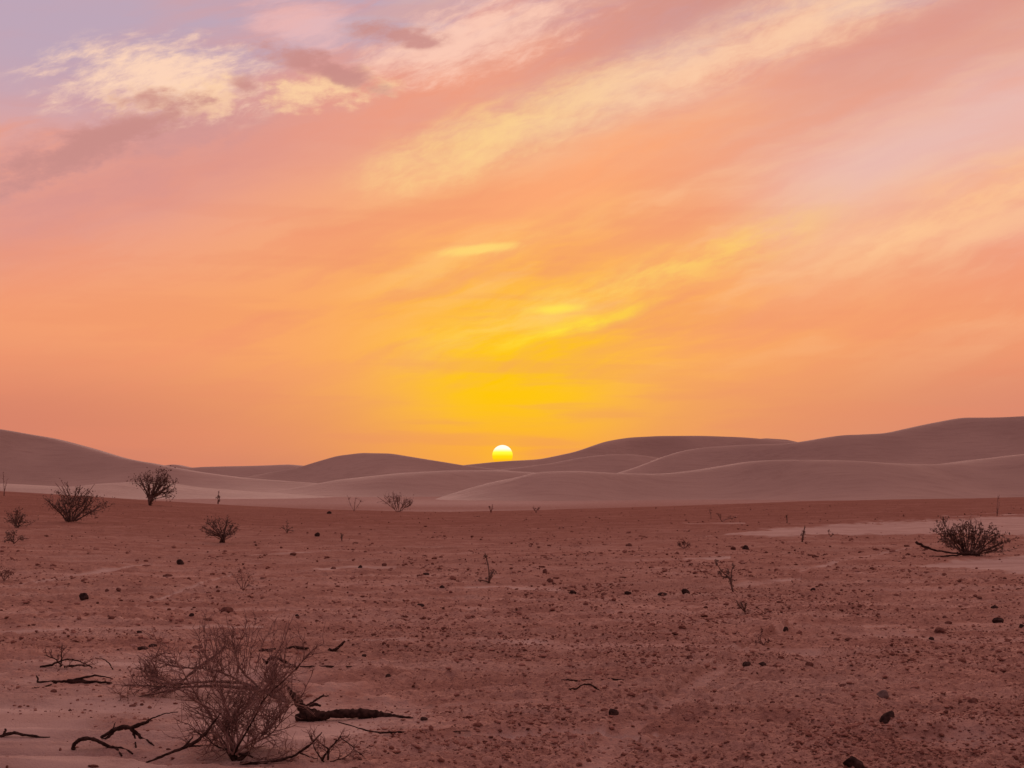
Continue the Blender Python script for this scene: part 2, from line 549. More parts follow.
TRACK = STRIPS[15][0]
RUTS = [([(380, 752), (460, 742), (560, 737), (760, 738), (1060, 741)], 3.0, 0.03),
        ([(112, 613), (170, 595), (232, 574)], 2.2, 0.008),
        ([(-10, 588), (60, 578), (150, 564)], 2.0, 0.008),
        ([(640, 700), (760, 640), (860, 600)], 2.0, 0.015),
        ([(560, 724), (760, 722), (1060, 730)], 2.0, 0.03)]


def height(X, Y, sand=None):
    X = np.atleast_1d(np.asarray(X, float))
    Y = np.atleast_1d(np.asarray(Y, float))
    z = base_height(X, Y)
    px, py = to_px(X, Y, z)
    if sand is None:
        sand = sand_mask(px, py, X, Y)
    R = np.hypot(X, Y)
    near = (1 - sstep(R, 90, 130))
    z = z + near * (0.035 * perlin(X * 0.35, Y * 0.35, 1) + 0.02 * perlin(X * 0.9, Y * 0.8, 2))
    rough = near * (1 - np.clip(sand * 1.2, 0, 1))
    z = z + rough * (0.022 * perlin(X * 2.1, Y * 2.1, 5) + 0.016 * perlin(X * 5.3, Y * 4.7, 6) + 0.009 * np.abs(perlin(X * 12.7, Y * 11.1, 7)))
    fade = 1 - sstep(R, 18, 45)
    z = z + rough * fade * (0.022 * sstep(perlin(X * 8.3, Y * 7.1, 51), 0.05, 0.42) + 0.013 * sstep(perlin(X * 17.0, Y * 15.0, 52), 0.0, 0.4) * (1 - sstep(R, 11, 20)))
    z = z + rough * 0.02 * sstep(perlin(X * 0.8, Y * 2.3, 53), 0.05, 0.3)
    z = z - 0.012 * sand * near
    # wind ripples on the sandy apron on the left, faint on other sand
    ph = Y * (2 * np.pi / 0.62) + 4.2 * perlin(X * 0.5, Y * 0.55, 8) + 1.6 * perlin(X * 1.3, Y * 1.1, 18) + 0.8 * X
    amp = 0.12 + 0.88 * sstep(perlin(X * 0.55, Y * 0.6, 12), -0.35, 0.45)
    rip = (np.abs(np.sin(ph / 2)) - 0.5) * 0.095 + 0.008 * np.sin(ph * 2.3 + X)
    fr = (Y > 3) & (Y < 40)
    ap = np.zeros(X.shape)
    ap[fr] = apron_mask(px[fr], py[fr])
    z = z + rip * ap * amp
    # wheel ruts with low berms
    fr = (Y > 3) & (Y < 60)
    for pts, w, dep in RUTS:
        d, _ = seg_dist(px[fr], py[fr], pts)
        z[fr] += dep * (np.exp(-((d - 1.7 * w) / (0.7 * w)) ** 2) * 0.8 - np.exp(-(d / w) ** 2))
    d, t = seg_dist(px[fr], py[fr], TRACK)
    w = 17.0 - 14.0 * t
    z[fr] += 0.022 * np.exp(-((d - 1.25 * w) / (0.25 * w)) ** 2) * (t > 0.0) * (t < 1) - 0.012 * (d < w) + 0.008 * np.sin(Y[fr] * 26) * (d < w)
    return z


def h1(x, y):
    return float(height([x], [y])[0])


def build_ground():
    a1 = np.radians(np.linspace(-25, 25, 1130))
    a2 = np.radians(np.linspace(25, 335, 90)[1:-1])
    az = np.concatenate([a1, a2])
    inv = np.linspace(1 / 6.6, 1 / 135.0, 760)      # even rows as the eye sees them
    r = np.concatenate([[0.4, 1, 2, 3, 4, 5, 5.8], 1 / inv, [142, 150, 160, 175, 200, 240, 300, 380, 500, 700, 1000, 1600, 3000, 6000, 12000, 26000]])
    A, R = np.meshgrid(az, r)
    X, Y = (np.sin(A) * R).ravel(), (np.cos(A) * R).ravel()
    z0 = base_height(X, Y)
    px, py = to_px(X, Y, z0)
    s = sand_mask(px, py, X, Y)
    Z = height(X, Y, s)
    s = np.maximum(s, sstep(np.hypot(X, Y), EDGE_D + 12, EDGE_D + 22) * (0.62 + 0.25 * perlin(X * 0.02, Y * 0.012, 71)))
    na, nr = len(az), len(r)
    idx = np.arange(na * nr).reshape(nr, na)
    nxt = np.roll(idx, -1, axis=1)
    q = np.stack([idx[:-1], nxt[:-1], nxt[1:], idx[1:]], axis=-1).reshape(-1, 4)[:, ::-1]
    q = q[:, ::-1] if False else q
    verts = np.stack([X, Y, Z], 1)
    me = mesh_np('ground', verts, q, M_GROUND)
    at = me.attributes.new('sand', 'FLOAT', 'POINT')
    at.data.foreach_set('value', s.astype(np.float32))
    o = link(bpy.data.objects.new('ground', me))
    tag(o, kind='structure', label='reddish stony desert plain with pale sandy patches and wheel tracks')


build_ground()


def hit(px, py):
    """where the line of sight through a picture point meets the plain"""
    d = ray(px, py)
    lo, hi = 2.0, EDGE_D + 25
    ys = np.concatenate([np.linspace(5, 30, 400), np.linspace(30.2, 150, 500)])
    zz = EYE + d[2] * ys - height(d[0] * ys, ys)
    k = np.argmax(zz < 0) if (zz < 0).any() else len(ys) - 1
    y = ys[k]
    return np.array((d[0] * y, y, h1(d[0] * y, y)))


# ------------------------------------------------------------------ dunes
def dune(name, label, crest, dist, front, back, floor=FLOOR - 0.5, wob=0.06, rnd=0.3, slope=1.75, seed=0, nx=260):
    cx = np.array([c[0] for c in crest], float)
    cy = np.array([c[1] for c in crest], float)
    xs = np.linspace(cx[0], cx[-1], nx)
    # smooth interpolation of the crest
    ys = np.interp(xs, cx, cy)
    ker = np.hanning(13)
    ker /= ker.sum()
    pad = np.concatenate([np.full(6, ys[0]), ys, np.full(6, ys[-1])])
    ys = np.convolve(pad, ker, 'valid')
    D = dist * (1 + wob * perlin(xs * 0.006 + seed, xs * 0 + 0.37, 20 + seed))
    X = (xs - 512) / F * D
    zc = EYE + (484 - ys) / F * D
    v = np.linspace(-1, 1, 90)
    v = np.sign(v) * np.abs(v) ** 1.4
    V, XX = np.meshgrid(v, X)
    DD = np.repeat(D[:, None], len(v), 1)
    ZC = np.repeat(zc[:, None], len(v), 1)
    fr = front * (0.85 + 0.3 * perlin(XX / dist * 6.0 + 5, XX * 0, 40 + seed))
    Y = DD + np.where(V < 0, V * fr, V * back)
    e = 0.05
    t = np.sqrt(V * V + e * e) - e
    t = t / t.max()
    # a rounded crest of width RND, then a straight slip face that runs out in a concave foot
    a0 = 1 - slope * rnd * 0.5
    u_ = np.clip((t - rnd) / (1 - rnd), 0, 1)
    S = np.where(t < rnd, 1 - slope * t * t / (2 * rnd), a0 * (1 - u_) ** (slope * (1 - rnd) / a0))
    Z = floor + (ZC - floor) * S
    env = np.clip(np.abs(V) * 3, 0, 1) * (1 - np.abs(V)) * 2
    Z += env * (ZC - floor) * 0.10 * (perlin(XX / dist * 9, Y / dist * 9, 60 + seed) + 0.4 * perlin(XX / dist * 30, Y / dist * 22, 61 + seed))
    verts = np.stack([XX.ravel(), Y.ravel(), Z.ravel()], 1)
    n, m = len(X), len(v)
    i = np.arange(n * m).reshape(n, m)
    q = np.stack([i[:-1, :-1], i[1:, :-1], i[1:, 1:], i[:-1, 1:]], -1).reshape(-1, 4)
    o = link(bpy.data.objects.new(name, mesh_np(name, verts, q, M_DUNE)))
    tag(o, kind='structure', label=label)
    return o


dune('sand_dune', 'long low pale dune in front, its crest rising to the right', [(415, 506), (426, 502), (450, 494), (475, 486.5), (496, 481), (513, 478.5), (536, 472.5), (575, 471), (620, 473.5), (660, 474),
     (690, 471), (714, 467), (747, 461.5), (774, 460), (841, 461), (902, 464), (935, 464.5), (982, 459), (1024, 454), (1100, 448), (1250, 455)], 500, 80, 160, seed=1, rnd=0.18, slope=2.2)
dune('sand_dune', 'low middle dune with a soft crest below the sun', [(240, 500), (290, 489), (340, 479.5), (400, 473), (450, 470.5), (500, 470.5), (545, 473.5), (600, 480), (700, 495)], 640, 110, 150, seed=2, rnd=0.2, slope=2.4)
dune('sand_dune', 'broad dune on the left sloping down to the right', [(-250, 428), (-120, 421), (-40, 424), (0, 429.5), (50, 438), (90, 448.5), (125, 458.5), (165, 466), (205, 473), (243, 478), (300, 482), (360, 487), (430, 497)], 850, 150, 200, seed=3, rnd=0.06, slope=2.1)
dune('sand_dune', 'rounded dark dune left of the sun', [(205, 486), (250, 476.5), (299, 467.5), (320, 461), (338, 456), (362, 453), (392, 454), (425, 459.5), (462, 465.5), (520, 472), (600, 484)], 1000, 110, 180, seed=4, rnd=0.08)
dune('sand_dune', 'long ridge right of the sun with a flat top', [(400, 474), (465, 465.2), (500, 461.8), (540, 459.3), (575, 452), (605, 441.5), (628, 437.6), (660, 436), (700, 436), (740, 438), (775, 440.5), (800, 442.5), (900, 450), (1024, 458)], 1300, 150, 250, seed=5, rnd=0.08)
dune('sand_dune', 'soft fold of sand in front of the flat topped ridge', [(490, 471), (520, 467.5), (553, 463.5), (575, 459.0), (594, 456.3), (612, 455.2), (634, 455.4), (664, 459), (705, 467), (760, 478)], 1120, 120, 120, seed=10, rnd=0.1, slope=2.3)
dune('sand_dune', 'tall dune at the far right with a rounded top', [(590, 484), (619, 472.5), (639, 466.5), (659, 458.5), (680, 452), (705, 448), (744, 445.3), (780, 444.5), (805, 441.5), (840, 435.5), (885, 433.5), (925, 424.5), (962, 417.5), (1000, 418), (1060, 415), (1150, 428), (1300, 440)], 950, 150, 200, seed=6, rnd=0.09, slope=2.2)
dune('sand_dune', 'low far ridge between the left dune and the rounded dune', [(100, 470), (128, 459.5), (150, 463), (165, 466), (176, 464.4), (192, 468), (205, 467), (240, 466.5), (290, 464.5), (330, 468), (420, 474)], 1700, 130, 220, seed=7)
dune('sand_dune', 'small far ridge tip behind the flat topped ridge', [(690, 452), (740, 440.6), (765, 438.6), (785, 440.0), (800, 443.2), (840, 452)], 1700, 150, 150, seed=8)
dune('sand_dune', 'very low pale sand rise at the foot of the left dune', [(-250, 479), (-100, 482), (0, 483.5), (50, 486.5), (86, 486.5), (110, 483.5), (145, 481.5), (185, 487), (240, 491.5), (330, 496), (420, 503)], 560, 200, 120, seed=9)

# ------------------------------------------------------------------ the setting sun
def build_sun():
    D = 20000.0
    r = D * 10.2 / F
    d = ray(502.5, 455.2) * D
    m = bpy.data.materials.new('sun_surface')
    m.use_nodes = True
    t = m.node_tree
    t.nodes.clear()
    Ex.tree = t
    out = t.nodes.new('ShaderNodeOutputMaterial')
    em = t.nodes.new('ShaderNodeEmission')
    co = t.nodes.new('ShaderNodeTexCoord')
    sp = t.nodes.new('ShaderNodeSeparateXYZ')
    t.links.new(co.outputs['Object'], sp.inputs[0])
    hgt = Ex(sp.outputs[2]) * (0.5 / r) + 0.5
    t.links.new(ramp(hgt, [(0.18, lin((255, 176, 30))), (0.42, lin((255, 214, 10))), (0.62, lin((255, 250, 60))), (0.85, lin((255, 255, 235)))]), em.inputs[0])
    em.inputs[1].default_value = 1.05
    t.links.new(em.outputs[0], out.inputs[0])
    n, k = 24, 48
    vs, fs = [], []
    for i in range(n + 1):
        th = math.pi * i / n
        for j in range(k):
            ph = 2 * math.pi * j / k
            vs.append((r * math.sin(th) * math.cos(ph), r * math.sin(th) * math.sin(ph), r * math.cos(th)))
    for i in range(n):
        for j in range(k):
            fs.append((i * k + j, i * k + (j + 1) % k, (i + 1) * k + (j + 1) % k, (i + 1) * k + j))
    o = link(bpy.data.objects.new('sun', mesh_np('sun', vs, fs, m)))
    o.location = (d[0], d[1], EYE + d[2])
    tag(o, 'glowing yellow white sun disc half sunk behind the dune ridge', 'sun')


build_sun()

# ------------------------------------------------------------------ gravel and stones
def lump_np(r, seed):
    """a small faceted lump: 14 vertices, 24 triangles, about unit radius"""
    g = np.random.default_rng(seed)
    v = np.array([(1, 0, 0), (-1, 0, 0), (0, 1, 0), (0, -1, 0), (0, 0, 1), (0, 0, -1)] +
                 [(a, b, c) for a in (-.577, .577) for b in (-.577, .577) for c in (-.577, .577)], float)
    v *= g.uniform(0.72, 1.18, (14, 1))
    f = []
    for ax in range(6):
        a = ax // 2
        s = 1 if ax % 2 == 0 else -1
        cs = [k for k in range(6, 14) if np.sign(v[k][a]) == s]
        c = np.array([v[k] for k in cs])
        b1, b2 = [i for i in range(3) if i != a]
        ang = np.arctan2(c[:, b2], c[:, b1])
        order = [cs[i] for i in np.argsort(ang)]
        for i in range(4):
            tri = (ax, order[i], order[(i + 1) % 4])
            nrm = np.cross(v[tri[1]] - v[tri[0]], v[tri[2]] - v[tri[0]])
            f.append(tri if np.dot(nrm, v[tri[0]]) > 0 else (tri[0], tri[2], tri[1]))
    return v * r, np.array(f)


LUMPS = [lump_np(1.0, s) for s in range(10)]


def gravel_positions(n, rmin, rmax, g):
    inv = g.uniform(1 / rmax ** 1.0, 1 / rmin ** 1.0, n)
    r = 1 / inv
    a = np.radians(g.uniform(-23, 23, n))
    return np.sin(a) * r, np.cos(a) * r


def gravel_density(X, Y):
    z = base_height(X, Y)
    px, py = to_px(X, Y, z)
    s = sand_mask(px, py, X, Y)
    d = 0.25 + 0.95 * sstep(perlin(X * 0.45, Y * 0.3, 30) + 0.5 * perlin(X * 1.3, Y * 1.0, 31), -0.25, 0.55)
    d *= 0.45 + 0.55 * sstep(px, 300, 620)
    return d * (1 - np.clip(s * 1.25, 0, 0.97)), py


def build_gravel():
    g = np.random.default_rng(11)
    X, Y = gravel_positions(240000, 7.0, 110.0, g)
    dens, py = gravel_density(X, Y)
    keep = g.uniform(0, 1, len(X)) < dens * (1 - 0.62 * sstep(np.hypot(X, Y), 15, 45))
    X, Y = X[keep], Y[keep]
    Z = height(X, Y)
    R = np.hypot(X, Y)
    # sizes: mostly 1 to 3 cm, larger lumps are rarer; the far ones that still show are the larger ones
    size = np.clip(np.exp(g.normal(-4.98, 0.55, len(X))), 0.0035, 0.032) * np.clip(R / 16.0, 0.8, 2.2)
    vs, fs, off = [], [], 0
    kind = g.integers(0, len(LUMPS), len(X))
    for k, (v, f) in enumerate(LUMPS):
        sel = np.where(kind == k)[0]
        n = len(sel)
        th = g.uniform(0, 2 * np.pi, n)
        sx = size[sel] * g.uniform(0.8, 1.5, n)
        sy = size[sel] * g.uniform(0.7, 1.2, n)
        sz = size[sel] * g.uniform(0.45, 0.85, n)
        vx = v[None, :, 0] * sx[:, None]
        vy = v[None, :, 1] * sy[:, None]
        wx = vx * np.cos(th)[:, None] - vy * np.sin(th)[:, None] + X[sel][:, None]
        wy = vx * np.sin(th)[:, None] + vy * np.cos(th)[:, None] + Y[sel][:, None]
        wz = v[None, :, 2] * sz[:, None] + (Z[sel] + 0.25 * sz)[:, None]
        vs.append(np.stack([wx, wy, wz], -1).reshape(-1, 3))
        fs.append((f[None] + (np.arange(n) * len(v))[:, None, None] + off).reshape(-1, 3))
        off += n * len(v)
    me = mesh_np('gravel', np.concatenate(vs), np.concatenate(fs), M_GRAVEL, False)
    tone = np.repeat(g.uniform(0, 1, len(X)), 14)
    at = me.attributes.new('tone', 'FLOAT', 'POINT')
    at.data.foreach_set('value', tone.astype(np.float32))
    o = link(bpy.data.objects.new('gravel', me))
    tag(o, 'small reddish gravel and earth crumbs strewn over the plain', 'gravel', kind='stuff')


build_gravel()


def ico(sub):
    import bmesh
    bm = bmesh.new()
    bmesh.ops.create_icosphere(bm, subdivisions=sub, radius=1.0)
    v = np.array([x.co[:] for x in bm.verts])
    f = np.array([[x.index for x in fc.verts] for fc in bm.faces])
    bm.free()
    return v, f


ICO3, ICO2 = ico(3), ico(2)


def stone_mesh(name, w, d, h, seed, mat, src=ICO3, slant=0.0):
    g = np.random.default_rng(seed)
    v, f = src[0].copy(), src[1]
    # planed facets: cut the sphere with random planes
    for _ in range(11):
        n = g.normal(size=3)
        n /= np.linalg.norm(n)
        c = g.uniform(0.62, 0.92)
        dist = v @ n
        v -= np.where(dist > c, dist - c, 0)[:, None] * n[None]
    v *= (1 + 0.06 * perlin(v[:, 0] * 2.7 + seed, v[:, 1] * 2.7 + v[:, 2] * 1.9, seed))[:, None]
    lo, hi = v.min(0), v.max(0)
    v = (v - (lo + hi) / 2) / (hi - lo)
    v *= np.array((w, d, h))
    v[:, 2] += v[:, 0] * slant
    v[:, 2] += h * 0.5 - h * 0.36
    return mesh_np(name, v, f, mat, False)


# x, y of the foot, width, height in picture pixels, material, shape slant, label
B, N_, G_ = M_BASALT, M_BROWN, M_GREY
STONES = [
    (855, 771, 22, 14, B, -.25, 'black stone cut off by the bottom edge, the nearest stone of all'),
    (888, 723, 16, 10, B, .55, 'black slanted stone lying bare in the near gravel, tilted up to one side'),
    (883, 699, 14, 10, G_, .2, 'greyish pyramid shaped stone just beyond the black slanted stone'),
    (974, 704, 12, 7, N_, .1, 'dark brown stone in the gravel to the right of the grey pyramid stone'),
    (614, 720, 11, 8, B, -.2, 'black pointed stone beside the smooth wheel track, alone on open gravel'),
    (642, 662, 9, 4, N_, 0, 'flat brown stone at the far end of the gravel beyond the black pointed stone'),
    (690, 659, 7, 5, N_, 0, 'small dark round stone by itself just left of the upper wheel track'),
    (747, 667, 9, 5, B, 0, 'left stone of the dark pair lying side by side next to the wheel track'),
    (763, 667, 8, 5, B, .1, 'right stone of the dark pair lying side by side next to the wheel track'),
    (775, 669, 5, 4, N_, 0, 'smallest dark stone just right of the pair beside the wheel track'),
    (810, 666, 9, 5, N_, -.1, 'brown wedge stone right of the dark pair by the wheel track'),
    (844, 688, 10, 4, N_, 0, 'flat brown stone between the brown wedge stone and the grey pyramid stone'),
    (770, 723, 7, 4, N_, 0, 'low brown stone in the gravel midway between the two black bare stones'),
    (999, 623, 12, 6, B, 0, 'dark oval stone near the right edge, on open dirt below the sand strips'),
    (940, 635, 11, 7, N_, .1, 'blocky brown stone at the end of a thin pale sand streak'),
    (932, 641, 6, 4, B, 0, 'small dark stone touching the front left of the blocky brown stone'),
    (949, 624, 8, 4, N_, 0, 'flat dark stone just beyond the blocky brown stone'),
    (945, 618, 5, 3, N_, 0, 'tiny stone behind the flat dark stone beyond the blocky brown one'),
    (995, 609, 8, 4, B, 0, 'flat dark stone behind the dark oval stone near the right edge'),
    (1022, 628, 6, 5, B, 0, 'dark stone touching the right edge beside the dark oval stone'),
    (980, 600, 6, 3, N_, 0, 'small low brown stone, farthest stone on the dirt below the right sand patch'),
    (786, 632, 6, 5, B, 0, 'dark round pebble alone on the dirt right of the crooked twig'),
    (837, 641, 7, 3, N_, 0, 'left one of two flat dark stones lying in line on the pale streak'),
    (849, 641, 8, 3, N_, 0, 'right one of two flat dark stones lying in line on the pale streak'),
    (813, 591, 6, 4, B, .2, 'small dark stone on bare dirt below the pale diagonal track line'),
    (780, 603, 7, 3, N_, 0, 'flat brown stone nearest to the small sprig right of the forked twig'),
    (573, 594, 8, 4, B, 0, 'leftmost flat dark stone of the row strung across the middle of the plain'),
    (604, 596, 6, 3, N_, 0, 'second and palest stone of the row strung across the middle of the plain'),
    (628, 595, 8, 4, B, 0, 'middle dark stone of the row strung across the middle of the plain'),
    (663, 596, 11, 4, B, 0, 'widest flat stone of the row strung across the middle of the plain'),
    (686, 594, 9, 6, B, -.2, 'peaked stone at the right end of the row across the plain'),
    (629, 547, 7, 4, N_, 0, 'flat dark stone far out left of the brown dome shaped mound'),
    (746, 550, 7, 6, B, 0, 'dark upright stone far out below the tip of the sand strip'),
    (550, 583, 7, 6, N_, 0, 'brown round stone in the open, left of the row of dark stones'),
    (545, 573, 5, 5, N_, .2, 'little brown stone just behind the round one left of the row'),
    (317, 537, 6, 5, B, 0, 'dark stone far out between the starry little plant and the short stub'),
    (329, 514, 5, 4, B, 0, 'dark speck of stone nearest to the far edge of the plain'),
    (293, 555, 7, 3, N_, 0, 'flat brown stone on a pale streak, far middle left'),
    (355, 544, 6, 2, N_, 0, 'very flat brown stone to the right of the short stub'),
    (360, 568, 5, 4, B, 0, 'small dark stone at the right end of a short sand streak'),
    (384, 566, 5, 4, N_, 0, 'small brown stone just past the right end of a short sand streak'),
    (333, 569, 6, 3, N_, 0, 'low brown stone at the left end of a short sand streak'),
    (442, 589, 6, 4, B, 0, 'dark stone at the left tip of the sand streak under the lone upright sprig'),
    (421, 607, 8, 3, B, 0, 'flat dark stone on dirt in front of the sand streak of the lone sprig'),
    (297, 617, 5, 4, B, 0, 'dark pebble in the open just above the top of the big dry shrub'),
    (364, 660, 5, 3, B, 0, 'dark pebble on the sand right of the short forked stick'),
    (426, 575, 7, 3, B, 0, 'right one of two flat dark slivers left of the lone sprig'),
    (419, 577, 6, 2, N_, 0, 'left one of two flat dark slivers left of the lone sprig'),
    (180, 565, 9, 7, B, -.3, 'black peaked stone on the dirt below the little tree shaped shrub'),
    (167, 577, 11, 4, N_, 0, 'low reddish stone in front of the black peaked stone'),
    (83, 600, 10, 8, B, -.1, 'black stone on the left of the plain, biggest one beyond the sandy apron'),
    (107, 592, 5, 4, N_, 0, 'left pebble of the brown pair behind the big black stone'),
    (118, 592, 5, 4, N_, 0, 'right pebble of the brown pair behind the big black stone'),
    (151, 598, 5, 3, N_, 0, 'small brown stone between the diagonal track line and the pebble pair'),
    (226, 612, 14, 6, N_, 0, 'wide brown stone standing right behind the top twigs of the big shrub'),
    (191, 618, 6, 5, B, .2, 'dark little stone left of the wide brown stone behind the big shrub'),
    (207, 622, 9, 3, N_, 0, 'flat brown stone in front of the wide one behind the big shrub'),
    (111, 620, 7, 4, N_, 0, 'brown stone at the lower end of the diagonal pale track line'),
    (142, 650, 11, 4, B, 0, 'longer dark stone of the two lying at the rim of the sandy apron'),
    (152, 647, 9, 4, B, 0, 'shorter dark stone of the two lying at the rim of the sandy apron'),
    (197, 649, 11, 4, N_, 0, 'flat brown stone seen through the left twigs of the big shrub'),
    (139, 634, 6, 3, B, 0, 'little dark stone on the thin pale sand line left of the big shrub'),
    (53, 694, 7, 4, N_, 0, 'small dark stone on rippled sand under the fallen grey branch'),
    (132, 707, 7, 3, N_, 0, 'flat dark stone on rippled sand left of the big shrub'),
    (424, 723, 8, 4, B, 0, 'dark pebble at the right tip of the fallen log'),
    (388, 679, 6, 4, B, 0, 'dark pebble on pale sand beyond the fallen log'),
]


def place_stones():
    for i, (x, y, w, h, mat, sl, lab) in enumerate(STONES):
        if y > 768:
            P = hit(x, y)
        else:
            P = hit(x, y)
        k = P[1] / F
        me = stone_mesh('stone', w * k * 0.95, w * k * (0.75 + 0.2 * math.sin(i)), h * k * 1.15, 100 + i, mat, ICO3 if w > 9 else ICO2, sl)
        o = link(bpy.data.objects.new('stone', me))
        o.location = P + np.array((0, w * k * 0.3, 0))
        o.rotation_euler = (0, 0, 0.25 * math.sin(i * 2.3))
        tag(o, lab, 'stone')


place_stones()

CLOD_ZONES = [  # picture box, how many, label, group
    ((700, 660, 1015, 765), 75, 'reddish earth clod in the gravel of the near right corner', 'clods in the near right gravel'),
    ((400, 735, 620, 766), 40, 'reddish earth clod in the gravel at the bottom between log and wheel track', 'clods in the bottom middle gravel'),
    ((430, 650, 660, 725), 45, 'reddish earth clod in the gravel around the black pointed stone', 'clods in the middle gravel'),
    ((20, 600, 240, 645), 30, 'reddish earth clod on the dirt beyond the rippled sand', 'clods beyond the rippled sand'),
]


def place_clods():
    g = np.random.default_rng(5)
    protos = [stone_mesh('clod', 1, 0.85, 0.6, 300 + k, M_CLOD, ICO2) for k in range(7)]
    first = {}
    for (x0, y0, x1, y1), n, lab, grp in CLOD_ZONES:
        done = 0
        while done < n:
            x, y = g.uniform(x0, x1), g.uniform(y0, y1)
            P = hit(x, y)
            dens, _ = gravel_density(np.array([P[0]]), np.array([P[1]]))
            if g.uniform() > dens[0] * 1.1 + 0.05:
                continue
            k = int(g.integers(0, 7))
            if k in first:
                o = first[k].copy()
            else:
                o = bpy.data.objects.new('clod', protos[k])
                first[k] = o
            C.objects.link(o)
            s = P[1] / F * g.uniform(3.2, 7.0)
            o.scale = (s * g.uniform(0.9, 1.4), s, s * g.uniform(0.7, 1.0))
            o.location = P
            o.rotation_euler = (0, 0, g.uniform(0, 6.28))
            tag(o, lab, 'clod', grp)
            done += 1


place_clods()

# ------------------------------------------------------------------ dry wood and shrubs
def tubes(paths, sides=4):
    """paths: list of (points (n,3), radii (n,)) -> verts, faces; closed ends by tapering"""
    vs, fs, off = [], [], 0
    ang = np.linspace(0, 2 * np.pi, sides, endpoint=False)
    for P, r in paths:
        P = np.asarray(P, float)
        r = np.asarray(r, float)
        T = np.gradient(P, axis=0)
        T /= np.linalg.norm(T, axis=1)[:, None] + 1e-9
        ref = np.array((0.31, 0.23, 0.92))
        if abs(T[0] @ ref) > 0.93:
            ref = np.array((0.9, -0.3, 0.1))
        A = np.cross(T, ref)
        A /= np.linalg.norm(A, axis=1)[:, None] + 1e-9
        Bv = np.cross(T, A)
        ring = P[:, None] + r[:, None, None] * (np.cos(ang)[None, :, None] * A[:, None] + np.sin(ang)[None, :, None] * Bv[:, None])
        n = len(P)
        vs.append(ring.reshape(-1, 3))
        i = np.arange(n * sides).reshape(n, sides) + off
        j = np.roll(i, -1, 1)
        fs.append(np.stack([i[:-1], j[:-1], j[1:], i[1:]], -1).reshape(-1, 4))
        cap = len(P) * sides
        vs.append(P[[0, -1]])
        c0, c1 = off + cap, off + cap + 1
        a = i[0]
        b = i[-1]
        fs.append(np.stack([np.full(sides, c0), np.roll(a, -1), a, np.full(sides, c0)], -1)[:, [0, 1, 2, 2]])
        fs.append(np.stack([np.full(sides, c1), b, np.roll(b, -1), np.full(sides, c1)], -1)[:, [0, 1, 2, 2]])
        off += cap + 2
    V, Fq = np.concatenate(vs), np.concatenate(fs)
    return V, Fq


def tube_mesh(name, paths, mat, sides=4, extra=None):
    V, Fq = tubes(paths, sides)
    quad = Fq[Fq[:, 2] != Fq[:, 3]]
    tri = Fq[Fq[:, 2] == Fq[:, 3]][:, :3]
    # quads are split so that the mesh holds triangles only
    T = np.concatenate([quad[:, [0, 1, 2]], quad[:, [0, 2, 3]], tri])
    if extra is not None:
        ev, ef = extra
        T = np.concatenate([T, ef + len(V)])
        V = np.concatenate([V, ev])
    return mesh_np(name, V, T, mat, True)


def part(name, me, parent):
    return link(bpy.data.objects.new(name, me), parent)


def wander(g, p0, d, length, r0, r1, n=5, bend=0.25, lift=0.0):
    p = np.array(p0, float)
    d = np.array(d, float)
    d /= np.linalg.norm(d)
    pts = [p.copy()]
    for _ in range(n):
        d = d + g.normal(0, bend, 3) / math.sqrt(n) + np.array((0, 0, lift / n))
        d /= np.linalg.norm(d)
        p = p + d * length / n
        pts.append(p.copy())
    return np.array(pts), np.linspace(r0, r1, n + 1), d


def sprout(g, path, count, length, r, bend=0.35, spread=0.8, lift=0.2, lo=0.25, n=4):
    """side shoots along a path"""
    P, R, _ = path
    out = []
    for _ in range(count):
        t = g.uniform(lo, 1.0) * (len(P) - 1)
        i = min(int(t), len(P) - 2)
        p = P[i] + (P[i + 1] - P[i]) * (t - i)
        d = P[i + 1] - P[i]
        d /= np.linalg.norm(d) + 1e-9
        d = d + g.normal(0, spread, 3) * np.array((1, 1, 0.8)) + np.array((0, 0, lift))
        out.append(wander(g, p, d, length * g.uniform(0.5, 1.15), r, r * 0.45, n, bend, 0.1))
    return out


def strip(ps):
    return [(p[0], p[1]) for p in ps]


def above(paths, z):
    for P, R, _ in paths:
        P[:, 2] = np.maximum(P[:, 2], z + 0.003)
    return paths


def leaves(g, pts, n, spread, size, up=0.3):
    """small pointed leaf faces round given points"""
    pts = np.asarray(pts)
    c = pts[g.integers(0, len(pts), n)] + g.normal(0, spread, (n, 3))
    d = g.normal(size=(n, 3)) + np.array((0, 0, up))
    d /= np.linalg.norm(d, axis=1)[:, None]
    s = np.cross(d, g.normal(size=(n, 3)))
    s /= np.linalg.norm(s, axis=1)[:, None]
    L = size * g.uniform(0.8, 1.6, (n, 1))
    W = L * g.uniform(0.4, 0.65, (n, 1))
    v = np.stack([c - d * L * 0.5, c + s * W * 0.5, c + d * L * 0.5, c - s * W * 0.5], 1).reshape(-1, 3)
    i = np.arange(n)[:, None] * 4
    f = np.concatenate([i + np.array([[0, 1, 2]]), i + np.array([[0, 2, 3]])])
    return v, f


